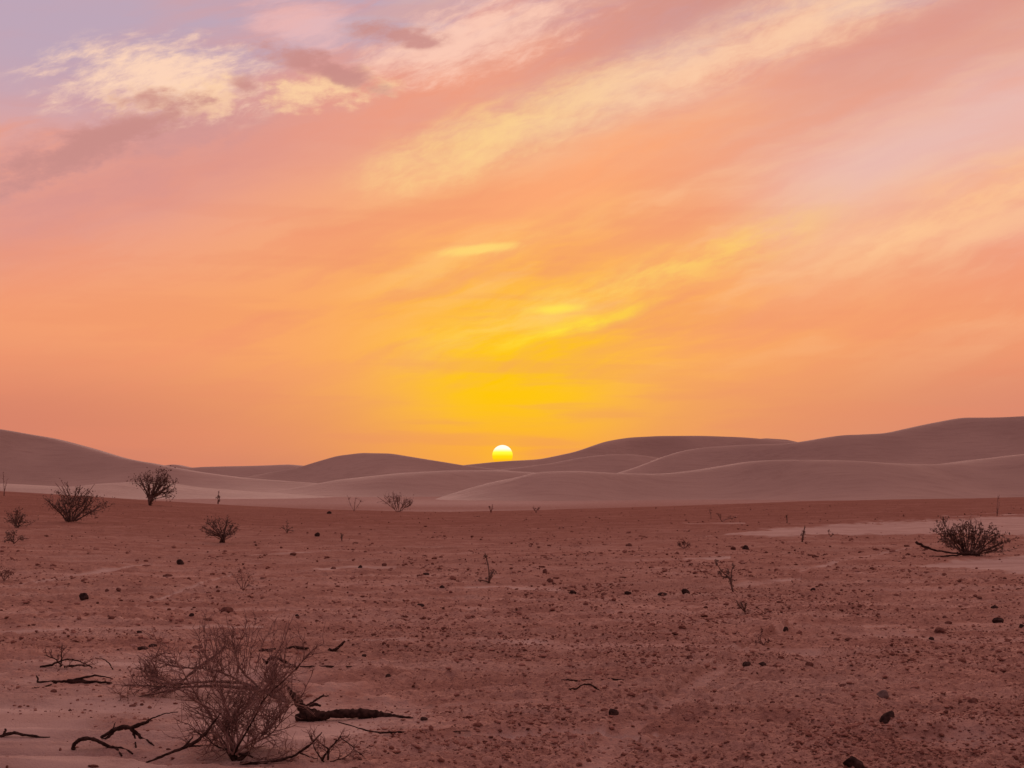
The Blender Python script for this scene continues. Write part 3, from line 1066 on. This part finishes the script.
def big_shrub():
    g = np.random.default_rng(21)
    P0 = hit(236, 763)
    k = P0[1] / F                      # metres per pixel here
    root = empty('dry_shrub', P0)
    tag(root, 'large round leafless shrub of tangled grey brown twigs on the rippled sand, nearest plant', 'shrub')
    trunk = [wander(g, (0, 0, -0.02), (g.normal(0, .2), g.normal(0, .2), 1), 10 * k, 3.2 * k, 2.4 * k, 3, .2) for _ in range(1)]
    trunk.append(wander(g, (0.01, 0, 0.0), (0.7, 0.1, 0.7), 14 * k, 2.6 * k, 1.6 * k, 4, .3))
    trunk.append(wander(g, (-0.01, 0, 0.0), (-0.6, -0.2, 0.8), 14 * k, 2.6 * k, 1.6 * k, 4, .3))
    part('trunk', tube_mesh('trunk', strip(trunk), M_WOOD, 7), root)
    allsec, allter = [], []
    for b in range(17):
        a = -1.25 + 2.5 * (b + 0.5) / 17 + g.normal(0, .12)
        dep = g.normal(0, 0.45)
        L = (116 if abs(a) < 0.5 else 72) * k * g.uniform(0.65, 1.15)
        st = (g.normal(0, 3 * k), g.normal(0, 3 * k), 6 * k)
        br = wander(g, st, (math.sin(a), dep, math.cos(a) * 1.05), L, 1.15 * k, 0.4 * k, 8, .6, 0.0)
        above([br], 0)
        part('branch', tube_mesh('branch', strip([br]), M_TWIG if b % 5 else M_WOOD, 5), root)
        sec = sprout(g, br, 15, 36 * k, 0.62 * k, .5, .75, .1, .18, 5)
        allsec += sec
        for s in sec:
            allter += sprout(g, s, 5, 22 * k, 0.36 * k, .6, .8, .15, .15, 3)
    above(allsec, 0)
    above(allter, 0)
    tw = part('twigs', tube_mesh('twigs', strip(allsec + allter), M_TWIG, 3), root)
    # fine upper wisps
    wis = []
    for _ in range(26):
        x = g.uniform(-42, 50) * k
        wis.append(wander(g, (x * 0.7, g.normal(0, 10 * k), 85 * k), (x * 2.0, g.normal(0, .1), 0.9), g.uniform(35, 62) * k, .45 * k, .28 * k, 6, .35))
    fin = []
    for w_ in wis:
        fin += sprout(g, w_, 7, 16 * k, .34 * k, .5, .7, .3, .2, 3)
    part('wisp', tube_mesh('wisp', strip(wis + fin), M_TWIG, 3), root)
    return P0


BIG = big_shrub()


def px_path(pts, base, r_px, wob=0.0, seed=0, n_sub=4, depth=None):
    """a bent stick through picture points, standing at the distance of its foot BASE; points that would be
    under the ground lie on the ground. A third number in a point moves it away from (or to) the camera."""
    g = np.random.default_rng(seed)
    B0 = hit(*base)
    k = B0[1] / F
    out = []
    for pt in pts:
        Yt = B0[1] + (pt[2] if len(pt) > 2 else 0.0)
        d = ray(pt[0], pt[1])
        q = np.array((d[0] * Yt, Yt, EYE + d[2] * Yt))
        if q[2] < h1(q[0], q[1]):
            q = hit(pt[0], pt[1])
        out.append(q)
    out = np.array(out)
    # round the corners
    t = np.arange(len(out))
    tt = np.linspace(0, len(out) - 1, (len(out) - 1) * n_sub + 1)
    sm = np.stack([np.interp(tt, t, out[:, i]) for i in range(3)], 1)
    for _ in range(2):
        sm[1:-1] = 0.25 * sm[:-2] + 0.5 * sm[1:-1] + 0.25 * sm[2:]
    if wob:
        sm[1:-1] += g.normal(0, wob * k, sm[1:-1].shape)
    rr = np.interp(tt / max(len(out) - 1, 1), np.linspace(0, 1, len(r_px)), r_px) * k
    rr = rr * (1 + 0.14 * g.normal(size=len(rr)).clip(-1.2, 1.2))
    return sm, rr


def stick(name, label, cat, base, paths, mat=M_WOOD, group=None, sides=7, names=None, seed=0):
    """a piece of dead wood: the first path is the thing's own main limb, the others are its forks"""
    P0 = hit(*base)
    done = [px_path(p, base, r, 0.25, seed + i) for i, (p, r) in enumerate(paths)]
    done = [(P - P0, r) for P, r in done]
    if len(done) == 1:
        o = link(bpy.data.objects.new(name, tube_mesh(name, done, mat, sides)))
        o.location = P0
    else:
        o = empty(name, P0)
        for i, d in enumerate(done):
            part('limb' if i == 0 else (names[i - 1] if names else 'fork'), tube_mesh('limb' if i == 0 else 'fork', [d], mat, sides), o)
    tag(o, label, cat, group)
    return o


stick('dead_branch', 'arched black dead branch with a forked end on the rippled sand', 'branch', (75, 750),
      [([(73, 750), (74, 744), (79, 740), (87, 738), (95, 739.5), (104, 744), (112, 748), (124, 752), (133, 757)], [2.2, 2.0, 1.9, 1.6, 0.9]),
       ([(110, 747), (116, 752), (122, 758)], [1.6, 1.5, 1.2])], seed=1)
stick('dead_branch', 'black knobbly dead branch with three prongs, just behind the arched one', 'branch', (104, 739),
      [([(101, 738), (108, 733), (116, 728.5), (124, 727), (132, 728), (141, 724), (148, 722), (149, 719)], [1.6, 2.1, 2.3, 2.0, 1.8, 1.3]),
       ([(103, 739), (109, 737), (115, 730)], [0.7, 1.5, 1.5]),
       ([(131, 728), (137, 734), (143, 741), (148, 745), (154, 746)], [1.9, 1.5, 1.3, 0.7]),
       ([(133, 729), (135, 739), (136, 752)], [1.5, 1.1, 0.7]),
       ([(113, 728), (115.5, 722)], [0.7, 0.3]),
       ([(146, 722), (155, 717), (166, 713), (178, 712)], [0.8, 0.6, 0.4])], seed=20)
stick('dead_branch', 'half buried dark stick with a knob at the left edge of the sand', 'branch', (0, 739),
      [([(-12, 738), (0, 737), (7, 734), (14, 732.5), (25, 735), (40, 737), (50, 737.5)], [1.9, 1.9, 1.4, 1.2, 0.7]),
       ([(3, 736), (5, 732), (5.5, 728.5)], [1.3, 1.2, 1.0])], seed=40)
stick('dead_branch', 'flat fallen branch with a swollen middle lying across the sand, left side', 'branch', (70, 684),
      [([(37, 683), (50, 682.5), (62, 681.5), (70, 681), (82, 681.5), (98, 682), (112, 683)], [1.3, 1.2, 1.6, 2.4, 1.5, 0.8]),
       ([(38, 683), (37.5, 679), (36.5, 675.5)], [1.1, 1.0, 0.7]),
       ([(70, 681), (84, 677), (98, 675.5), (111, 678)], [1.3, 1.0, 0.5]),
       ([(60, 682), (48, 686), (38, 688), (32, 690)], [0.9, 0.7, 0.5])], seed=60)
stick('stick', 'thin hooped twig at the right end of the dry twig bush on the sand', 'stick', (113, 670),
      [([(95, 658), (104, 659), (110, 664), (113, 670)], [0.3, 0.5, 0.6, 0.6])], seed=66)
stick('dead_branch', 'small dark branch with a hump lying behind the big shrub', 'branch', (280, 667),
      [([(266, 664), (270, 658), (276, 657.5), (283, 661), (289, 664), (296, 666)], [1.2, 1.8, 1.6, 1.3, 0.7]),
       ([(266, 662), (262, 658.5)], [1.0, 0.6]), ([(280, 665), (292, 667), (299, 667)], [0.8, 0.8, 0.4])], seed=80)
stick('stick', 'thin flat dark stick on pale sand beyond the fallen log', 'stick', (318, 669),
      [([(300, 666.5), (312, 667.5), (322, 668), (334, 668), (352, 667.5)], [0.5, 1.2, 1.3, 0.9, 0.4])], seed=90)
stick('stick', 'short forked dark stick pointing up beside the dark pebble', 'stick', (334, 652),
      [([(328, 650), (333, 651.5), (338, 648), (345, 641)], [0.8, 1.6, 1.4, 1.2]), ([(333, 651), (329, 648)], [1.0, 0.5])], seed=95)
stick('stick', 'thick short dark stick lying left of the forked one, behind the big shrub', 'stick', (270, 652),
      [([(259, 651.5), (266, 650.5), (276, 648.5)], [1.1, 1.7, 0.9])], seed=97)
stick('stick', 'thick short dark stick between the forked stick and its left neighbour', 'stick', (297, 651),
      [([(286, 650.5), (294, 650), (302, 648.5), (309, 648)], [1.0, 1.6, 1.5, 0.8])], seed=98)
stick('root', 'long thin root snaking over the sand in front of the fallen log', 'root', (395, 734),
      [([(338, 722), (355, 727), (370, 731.5), (384, 733), (395, 732.5), (412, 732), (432, 731.5), (470, 731)], [0.5, 0.6, 0.8, 1.1, 1.3, 0.7, 0.6, 0.4])], seed=101)
stick('stick', 'straight thin stick on the gravel, behind the small arched twig', 'stick', (575, 681),
      [([(561, 680), (570, 680), (580, 680.5), (592, 679.5)], [0.5, 0.8, 0.7, 0.4])], M_WOOD, seed=110)
stick('stick', 'small arched twig on the middle gravel', 'stick', (573, 692),
      [([(569, 692), (576, 689), (583, 684.5), (590, 684), (596, 688), (600, 691)], [0.6, 0.9, 0.8, 0.9, 1.0, 0.7])], M_WOOD, seed=112)
stick('stick', 'dark flat twig right of the straight thin stick on the gravel', 'stick', (618, 681),
      [([(608, 679), (617, 680), (628, 680)], [0.5, 1.1, 0.8])], M_WOOD, seed=114)
stick('dead_branch', 'long dark dead branch leaning from the foot of the big shrub to the lower left', 'branch', (150, 764),
      [([(146, 764), (158, 758), (172, 752), (186, 747), (197, 741), (207, 732), (214, 722), (221, 713)], [1.0, 1.3, 1.6, 1.8, 1.5, 1.1, 0.6]),
       ([(184, 747), (190, 741), (193, 737)], [1.3, 1.0, 0.5]), ([(189, 746), (198, 746), (203, 745)], [1.2, 0.8, 0.4])], seed=120)
stick('dead_branch', 'low curved branch sweeping over the sand to the right of the big shrub', 'branch', (260, 764),
      [([(240, 763), (258, 763), (276, 761), (292, 757), (306, 748), (315, 740), (322, 732)], [1.6, 1.5, 1.4, 1.2, 1.0, 0.5]),
       ([(300, 753), (310, 757), (318, 759)], [0.8, 0.5, 0.3])], seed=130)


def fallen_log():
    P0 = hit(345, 722)
    k = P0[1] / F
    root = empty('fallen_log', P0)
    tag(root, 'dark fallen log with a splintered upright end lying on pale sand behind the big shrub', 'log')
    g = np.random.default_rng(31)

    def rel(pts, r, sd, sub=6):
        P, R = px_path(pts, (345, 721), r, 0.15, sd, sub)
        return P - P0, R
    P, R = rel([(322, 715), (332, 714), (345, 713.5), (360, 713.5), (375, 714.5), (386, 716), (398, 717), (413, 718.5)], [3.0, 4.0, 4.8, 5.0, 4.6, 3.6, 1.8, 0.8], 1)
    part('trunk', tube_mesh('trunk', [(P, R)], M_WOOD, 12), root)
    part('stump', tube_mesh('stump', [rel([(296, 719), (304, 716), (312, 715), (322, 716), (330, 717)], [3.5, 6.0, 7.0, 5.0, 2.0], 2)], M_WOOD, 10), root)
    part('splinter', tube_mesh('splinter', [rel([(308, 717), (300, 705), (293, 695), (286.5, 685)], [6.0, 4.6, 3.0, 0.6], 3)], M_WOOD, 8), root)
    part('splinter', tube_mesh('splinter', [rel([(311, 713), (303, 706), (298, 704)], [3.0, 2.0, 0.8], 4)], M_WOOD, 8), root)
    part('branch', tube_mesh('branch', [rel([(306, 706), (316, 700), (322, 696), (329, 696)], [1.1, 1.0, 0.9, 0.5], 5), rel([(321, 697), (324, 694)], [0.7, 0.4], 6)], M_WOOD, 5), root)
    part('branch', tube_mesh('branch', [rel([(309, 706), (316, 704), (321, 706)], [1.8, 1.8, 0.8], 7)], M_WOOD, 5), root)


fallen_log()


def twiggy(name, label, foot, dirs, seed, mat=M_TWIG, n2=8, l2=18, n3=4, l3=9, r=1.0, wood=M_WOOD, cat='shrub'):
    """a dry bush: DIRS are main branches as lists of picture points from the foot"""
    g = np.random.default_rng(seed)
    P0 = hit(*foot)
    k = P0[1] / F
    root = empty(name, P0)
    tag(root, label, cat)
    sec, ter = [], []
    for i, (pts, rr) in enumerate(dirs):
        P, R = px_path(pts, foot, rr, 0.3, seed * 10 + i)
        P = P - P0
        part('branch', tube_mesh('branch', [(P, R)], wood, 5), root)
        s = sprout(g, (P, R, None), n2, l2 * k, 0.5 * k * r, .5, .65, .2, .15, 4)
        sec += s
        for q in s:
            ter += sprout(g, q, n3, l3 * k, 0.36 * k * r, .55, .7, .2, .15, 3)
    above(sec, -0.02)
    above(ter, -0.02)
    part('twigs', tube_mesh('twigs', strip(sec + ter), mat, 3), root)
    return root


twiggy('fallen_bush', 'dead uprooted bush lying on its side behind the big shrub, branches fanned to the left', (276, 702),
       [([(288, 703), (270, 694), (250, 688), (225, 686), (200, 686), (178, 688), (150, 695), (118, 703)], [2.6, 2.2, 1.8, 1.6, 1.3, 1.1, 0.8, 0.4]),
        ([(272, 695), (245, 683), (222, 681), (200, 682), (178, 685), (160, 683), (146, 679)], [1.8, 1.5, 1.3, 1.1, 1.0, 0.6]),
        ([(174, 686), (188, 676), (204, 663), (215, 656), (225, 646)], [1.2, 1.3, 1.3, 1.4, 1.1]),
        ([(250, 688), (225, 673), (205, 668), (182, 668), (165, 664)], [1.2, 1.0, 0.8, 0.6, 0.4]),
        ([(180, 687), (165, 680), (154, 677)], [1.0, 0.8, 0.4]),
        ([(178, 688), (155, 686), (133, 685)], [1.0, 0.7, 0.4]),
        ([(288, 703), (278, 690), (272, 683), (276, 677)], [2.4, 2.0, 1.4, 0.7]),
        ([(262, 690), (240, 670), (236, 655), (232, 640)], [1.2, 0.9, 0.7, 0.4])], 3, n2=19, l2=24, n3=6, l3=12, wood=M_BARK)
twiggy('dry_bush', 'dry twig bush lying flat on the sand, left side, behind the flat fallen branch', (66, 669),
       [([(40, 667), (50, 665.5), (60, 661), (70, 659), (80, 661), (93, 668)], [1.0, 1.2, 0.9, 0.8, 0.6, 0.4]),
        ([(60, 667), (62, 660), (61, 652), (63, 645)], [0.9, 0.8, 0.5, 0.3]),
        ([(64, 667), (78, 665), (92, 667)], [1.2, 1.0, 0.6]),
        ([(62, 666), (54, 658), (44, 655)], [0.8, 0.6, 0.3])], 5, n2=6, l2=10, n3=3, l3=6)
twiggy('dry_bush', 'small bare twig bush low on the sand at the right end of the curved branch', (325, 762),
       [([(322, 761), (328, 750), (335, 743), (341, 736)], [1.2, 1.1, 1.0, 0.7]),
        ([(328, 760), (329, 750), (322, 744)], [1.2, 1.0, 0.6]),
        ([(324, 762), (314, 748), (310, 735)], [0.7, 0.6, 0.3]),
        ([(340, 737), (352, 747), (364, 757)], [0.6, 0.5, 0.3]),
        ([(330, 762), (345, 758), (352, 752)], [0.6, 0.5, 0.3])], 6, n2=8, l2=16, n3=4, l3=9)
twiggy('dry_bush', 'sparse tall reddish twigs rising from the sand behind the log splinter', (302, 700),
       [([(301, 698), (306, 688), (311, 676), (315, 664)], [0.5, 0.5, 0.4, 0.25]),
        ([(292, 700), (292, 682), (293, 665)], [0.4, 0.35, 0.25]),
        ([(279, 700), (283, 684), (287, 672)], [0.4, 0.35, 0.25])], 7, n2=5, l2=9, n3=2, l3=4, wood=M_TWIG)


def leafy(name, label, foot, stems, seed, leaf=1.6, nleaf=420, spread=2.2, mat=M_LEAF, n2=6, l2=10, cat='shrub', pts_r=(1.0, 0.4), group=None, extra=()):
    """a living desert shrub: woody stems through picture points, twigs, and clumps of small leaves at the tips"""
    g = np.random.default_rng(seed)
    P0 = hit(*foot)
    k = P0[1] / F
    root = empty(name, P0)
    tag(root, label, cat, group)
    tips, paths, tw = [], [], []
    dense = len(stems) >= 5
    leaf, nleaf = (leaf * 0.78, int(nleaf * 1.4)) if dense else (leaf * 0.9, int(nleaf * 1.3))
    for i, pts in enumerate(stems):
        sp = 0.15 if dense and cat == 'shrub' else 0.0
        pts = [(foot[0] + (pts[-1][0] - foot[0]) * sp, foot[1] - abs(pts[-1][0] - foot[0]) * 0.03)] + list(pts)
        jit = [(p[0], p[1], g.normal(0, 5 * k) * (j > 0)) for j, p in enumerate(pts)]
        P, R = px_path(jit, foot, pts_r, 0.1, seed * 7 + i)
        P = P - P0
        paths.append((P, R))
        if dense:
            ends = P[-1] + g.normal(0, 1.0, (2, 3)) * np.array((3.2 * k, 5 * k, 2.2 * k))
            for e_ in ends:
                c_ = P[int(len(P) * g.uniform(0.15, 0.45))]
                mid_ = 0.5 * (c_ + e_) + g.normal(0, 1.2 * k, 3)
                Q = np.array([c_, 0.5 * (c_ + mid_) + g.normal(0, .4 * k, 3), mid_, 0.5 * (mid_ + e_) + g.normal(0, .4 * k, 3), e_])
                tw.append((Q, np.linspace(0.42, 0.22, 5) * k, None))
        s = sprout(g, (P, R, None), n2, l2 * k, 0.30 * k, .4, .7, .35, .3, 3)
        if dense and cat == 'shrub':
            s += sprout(g, (P, R, None), 5, l2 * 0.8 * k, 0.26 * k, .5, 1.0, .1, .04, 3)
        for q in list(tw[-2:] if dense else []):
            s += sprout(g, q, n2 - 1, l2 * k, 0.28 * k, .4, .7, .3, .3, 3)
        tw += s
        tips += [q[0][-1] for q in s] + [q[0][-2] for q in s] + [q[0][1] for q in s] + [P[-1], P[-2]]
        if dense:
            tips += list(P[len(P) // 5::2]) * 4
    above(tw, 0.0)
    if len(tw) < 5:
        paths += strip(tw)
        tw = []
    part('stem', tube_mesh('stem', paths, M_BARK if mat is M_LEAF else mat if mat is M_FADED else M_TWIG, 4), root)
    if tw:
        part('twigs', tube_mesh('twigs', strip(tw), M_BARK if mat is M_LEAF else mat if mat is M_FADED else M_TWIG, 3), root)
    ev, ef = leaves(g, tips, nleaf, spread * k, leaf * k)
    ev[:, 2] = np.maximum(ev[:, 2], 0.01)
    part('foliage', mesh_np('foliage', ev, ef, mat, False), root)
    return root


leafy('small_tree', 'little tree shaped shrub with short trunk and spreading crown, far edge of the plain', (150, 505),
      [[(149, 497), (143, 485), (140, 478)], [(150, 496), (148, 484), (147, 473)], [(151, 496), (157, 482), (159, 470)],
       [(151, 497), (163, 484), (168, 474)], [(152, 497), (166, 488), (176, 482)], [(152, 498), (162, 492), (174, 492)], [(151, 497), (154, 486), (152, 476)],
       [(152, 497), (160, 487), (167, 481)], [(152, 496), (158, 489), (161, 477)]],
      41, leaf=2.0, nleaf=760, spread=1.9, n2=7, l2=7.5, pts_r=(1.5, 1.2, 0.6, 0.35), cat='tree')
leafy('desert_shrub', 'wide dark shrub with spindly tops at the left, far edge of the plain', (70, 522),
      [[(64, 512), (58, 504)], [(66, 510), (63, 500)], [(70, 510), (70, 501)], [(76, 512), (80, 500)], [(80, 514), (90, 503), (92, 497)],
       [(84, 516), (97, 508), (106, 504)], [(72, 512), (85, 504), (86, 496)], [(62, 514), (52, 506), (49, 500)], [(78, 514), (88, 508), (94, 512)], [(66, 513), (76, 505), (75, 500)]],
      42, leaf=2.0, nleaf=820, spread=2.1, n2=7, l2=8)
leafy('desert_shrub', 'loose tall sprays with little leaf tufts, standing behind the wide dark shrub', (72, 501),
      [[(68, 492), (67, 483)], [(64, 492), (62, 486)], [(76, 494), (76, 486)], [(79, 494), (80, 486)], [(60, 496), (57, 491)], [(85, 496), (88, 489)]],
      43, leaf=1.6, nleaf=110, spread=1.0, n2=2, l2=3.5, pts_r=(0.4, 0.25))
leafy('desert_shrub', 'small dark shrub in two tufts near the left edge, rear one', (17, 528),
      [[(14, 520), (10, 514)], [(17, 518), (17, 510)], [(20, 520), (23, 515)], [(18, 522), (28, 522)], [(16, 522), (9, 520)]],
      44, leaf=1.9, nleaf=230, spread=1.5, n2=4, l2=5, pts_r=(0.5, 0.3))
leafy('desert_shrub', 'small dark low shrub in front of the two tufted one near the left edge', (14, 544),
      [[(11, 538), (8, 533)], [(14, 538), (14, 532)], [(18, 540), (23, 537)], [(12, 541), (6, 540)]],
      45, leaf=1.8, nleaf=190, spread=1.5, n2=4, l2=4, pts_r=(0.5, 0.3))
leafy('desert_shrub', 'lopsided shrub on a single stem alone in the red dirt', (223, 543),
      [[(222, 537), (213, 531), (204, 529)], [(222, 536), (216, 526), (213, 521)], [(223, 536), (219, 525), (219, 518)], [(223, 536), (226, 526), (227, 521)],
       [(224, 536), (230, 530), (233, 524)], [(223, 537), (229, 534), (233, 532)], [(222, 537), (210, 532), (208, 534)], [(222, 536), (215, 530), (208, 523)]],
      46, leaf=2.0, nleaf=430, spread=1.6, n2=5, l2=6, pts_r=(0.9, 0.7, 0.4, 0.3))
leafy('desert_shrub', 'faint grey dry shrub on the pale sand at the far edge, below the rounded dune', (398, 512),
      [[(390, 503), (387, 497)], [(394, 503), (393, 497)], [(399, 502), (400, 497)], [(404, 503), (407, 499)], [(406, 506), (410, 502)]],
      47, leaf=1.5, nleaf=120, spread=1.8, n2=7, l2=7, mat=M_FADED, pts_r=(0.35, 0.2))
leafy('desert_shrub', 'thin bare wisps left of the faint grey shrub on the far edge', (354, 511),
      [[(350, 504), (348, 497)], [(355, 503), (356, 497)], [(358, 506), (361, 500)]], 48, leaf=1.1, nleaf=24, spread=1.2, n2=4, l2=4, mat=M_FADED, pts_r=(0.3, 0.18))
leafy('desert_shrub', 'broad dark shrub with upright leaf tufts, standing between two pale sand patches', (968, 556),
      [[(955, 546), (944, 536), (938, 526)], [(957, 545), (948, 533), (943, 520)], [(960, 544), (951, 530)], [(962, 544), (957, 528)], [(965, 544), (962, 526)], [(968, 543), (969, 522)],
       [(972, 545), (976, 530)], [(975, 546), (981, 534), (979, 526)], [(978, 547), (990, 536), (995, 528)], [(980, 550), (992, 540), (998, 533)], [(958, 548), (946, 546), (944, 540)],
       [(978, 553), (990, 549), (1007, 542)], [(978, 554), (995, 551), (1003, 546)], [(975, 550), (984, 545), (985, 538)], [(964, 547), (954, 540), (950, 536)]],
      49, leaf=3.2, nleaf=900, spread=1.7, n2=7, l2=8, pts_r=(1.0, 0.8, 0.5, 0.3))
stick('dead_branch', 'dead branch reaching out low from the broad dark shrub over the sand', 'branch', (968, 557),
      [([(916, 542), (925, 547), (938, 551), (952, 553), (968, 554), (980, 555)], [1.2, 1.2, 0.9, 0.9, 1.1, 1.2]),
       ([(932, 558), (948, 556), (965, 554)], [0.4, 0.9, 1.0])], seed=140)
leafy('tall_stalk', 'tall thin bare stalk rising behind the broad dark shrub', (997, 516),
      [[(997, 508), (998, 497)], [(998, 510), (1000, 501)]], 50, leaf=1.0, nleaf=14, spread=0.8, n2=3, l2=3, mat=M_LEAF_DRY, cat='plant', pts_r=(0.4, 0.25))
leafy('sprig', 'leaning dark sprig at the front rim of the long pale sand strip', (802, 542),
      [[(803, 535), (805, 526)], [(803, 537), (804, 531)]], 51, leaf=1.5, nleaf=60, spread=0.8, n2=3, l2=2.5, cat='plant', pts_r=(0.8, 0.5))
leafy('sprig', 'tiny upright sprig behind the long pale sand strip, left of the leaning one', (787, 523),
      [[(787, 519), (786.5, 515)]], 52, leaf=1.1, nleaf=18, spread=0.5, n2=2, l2=1.5, cat='plant', pts_r=(0.5, 0.3))
leafy('sprig', 'tiny hooked sprout on the long pale sand strip', (831, 537),
      [[(829, 534), (828.5, 531)], [(832, 535), (833, 534)]], 53, leaf=1.3, nleaf=28, spread=0.7, n2=2, l2=2, cat='plant', pts_r=(0.4, 0.3))
leafy('sprig', 'crooked forked sprig with dark tufts in the middle right dirt', (733, 593),
      [[(731, 583), (729, 575), (728, 569)], [(731, 582), (731, 572), (734, 565)], [(730, 578), (722, 572), (715, 561)], [(730, 577), (722, 577), (720, 573)]],
      54, leaf=2.4, nleaf=110, spread=1.0, n2=3, l2=3.5, cat='plant', pts_r=(1.0, 0.9, 0.6, 0.4))
leafy('sprig', 'short dark sprig just in front of the crooked forked sprig', (745, 612),
      [[(743, 607), (741, 602)], [(745, 607), (746, 603)], [(739, 606), (736, 600)]], 55, leaf=2.2, nleaf=60, spread=1.0, n2=3, l2=3, cat='plant', pts_r=(0.9, 0.5))
leafy('sprig', 'flattened dark sprig with one upright twig, lower than the short dark sprig', (764, 646),
      [[(760, 643), (755, 642)], [(765, 642), (768, 641)], [(760, 640), (762, 631)]], 56, leaf=2.2, nleaf=70, spread=1.2, n2=3, l2=4, mat=M_LEAF_DRY, cat='plant', pts_r=(0.7, 0.4))
leafy('sprig', 'lone dark upright sprig by a sand streak in the middle of the plain', (489, 584),
      [[(490, 578), (492, 572)], [(489, 570), (487, 560), (485, 553)], [(491, 576), (494, 570)], [(486, 581), (480, 580)]], 57, leaf=2.0, nleaf=90, spread=0.9, n2=3, l2=3, cat='plant', pts_r=(0.8, 0.5))
leafy('desert_shrub', 'small brown shrub cut off by the left edge, in front of the tufted shrubs', (4, 581),
      [[(2, 575), (-2, 568)], [(5, 575), (6, 570)], [(7, 577), (10, 573)]], 58, leaf=1.8, nleaf=140, spread=1.6, n2=5, l2=5, mat=M_LEAF_DRY, pts_r=(0.6, 0.3))
leafy('sprig', 'starry little plant with thin spread stems in the far middle left', (287, 533),
      [[(285, 529), (281, 527)], [(287, 528), (287, 523)], [(289, 529), (293, 527)], [(288, 530), (294, 531)]], 59, leaf=1.4, nleaf=50, spread=0.8, n2=2, l2=2.5, cat='plant', pts_r=(0.4, 0.25))
leafy('sprig', 'short dark stub of a plant to the right of the far dark stone', (342, 541),
      [[(341.5, 538), (342, 536)]], 60, leaf=1.6, nleaf=30, spread=0.6, n2=2, l2=1.5, cat='plant', pts_r=(0.6, 0.4))
leafy('desert_shrub', 'ghostly thin reddish dry shrub behind the top of the big round shrub', (243, 592),
      [[(238, 583), (233, 575)], [(242, 580), (240, 569)], [(246, 582), (250, 574)], [(247, 586), (254, 581)]], 61, leaf=1.2, nleaf=50, spread=1.8, n2=8, l2=8, mat=M_LEAF_DRY, pts_r=(0.4, 0.2))
leafy('sprig', 'thin sprig standing on the far sandy edge right of the little tree shaped shrub', (218, 504),
      [[(218, 499), (219, 491)], [(219, 500), (220, 497)]], 62, leaf=1.5, nleaf=34, spread=0.7, n2=2, l2=2.5, cat='plant', pts_r=(0.5, 0.3))
leafy('tall_stalk', 'thin bare stalk at the very left against the dune foot', (4, 496),
      [[(4, 486), (3, 472)], [(5, 488), (7, 480)]], 63, leaf=1.0, nleaf=14, spread=0.8, n2=3, l2=3, mat=M_LEAF_DRY, cat='plant', pts_r=(0.4, 0.2))
leafy('sprig', 'bent dry sprig far out, behind the tip of the sand strip', (722, 522),
      [[(720, 518), (717, 513)], [(726, 519), (733, 518)]], 64, leaf=1.4, nleaf=40, spread=1.0, n2=3, l2=3, mat=M_LEAF_DRY, cat='plant', pts_r=(0.5, 0.3))
leafy('sprig', 'dry stem left of the bent dry sprig behind the sand strip tip', (711, 519),
      [[(711, 515), (710, 511)]], 65, leaf=1.2, nleaf=18, spread=0.6, n2=2, l2=2, mat=M_LEAF_DRY, cat='plant', pts_r=(0.4, 0.25))
leafy('sprig', 'small tuft on the far edge below the sun', (491, 513),
      [[(490, 509), (489, 506)], [(492, 509), (493, 506)]], 66, leaf=1.3, nleaf=30, spread=0.8, n2=2, l2=2, mat=M_LEAF_DRY, cat='plant', pts_r=(0.4, 0.25))
leafy('sprig', 'second small tuft on the far edge, right of the one below the sun', (536, 513),
      [[(535, 510), (533, 507)], [(537, 510), (539, 507)]], 67, leaf=1.3, nleaf=34, spread=0.8, n2=2, l2=2, mat=M_LEAF_DRY, cat='plant', pts_r=(0.4, 0.25))
leafy('sprig', 'rounded little brown tuft, dome shaped, far out between the flat stone and the upright stone', (684, 549),
      [[(680, 546), (679, 544)], [(684, 545), (684, 542)], [(688, 546), (689, 544)]], 68, leaf=1.7, nleaf=120, spread=1.2, n2=3, l2=2.2, mat=M_LEAF_DRY, cat='plant', pts_r=(0.5, 0.3))
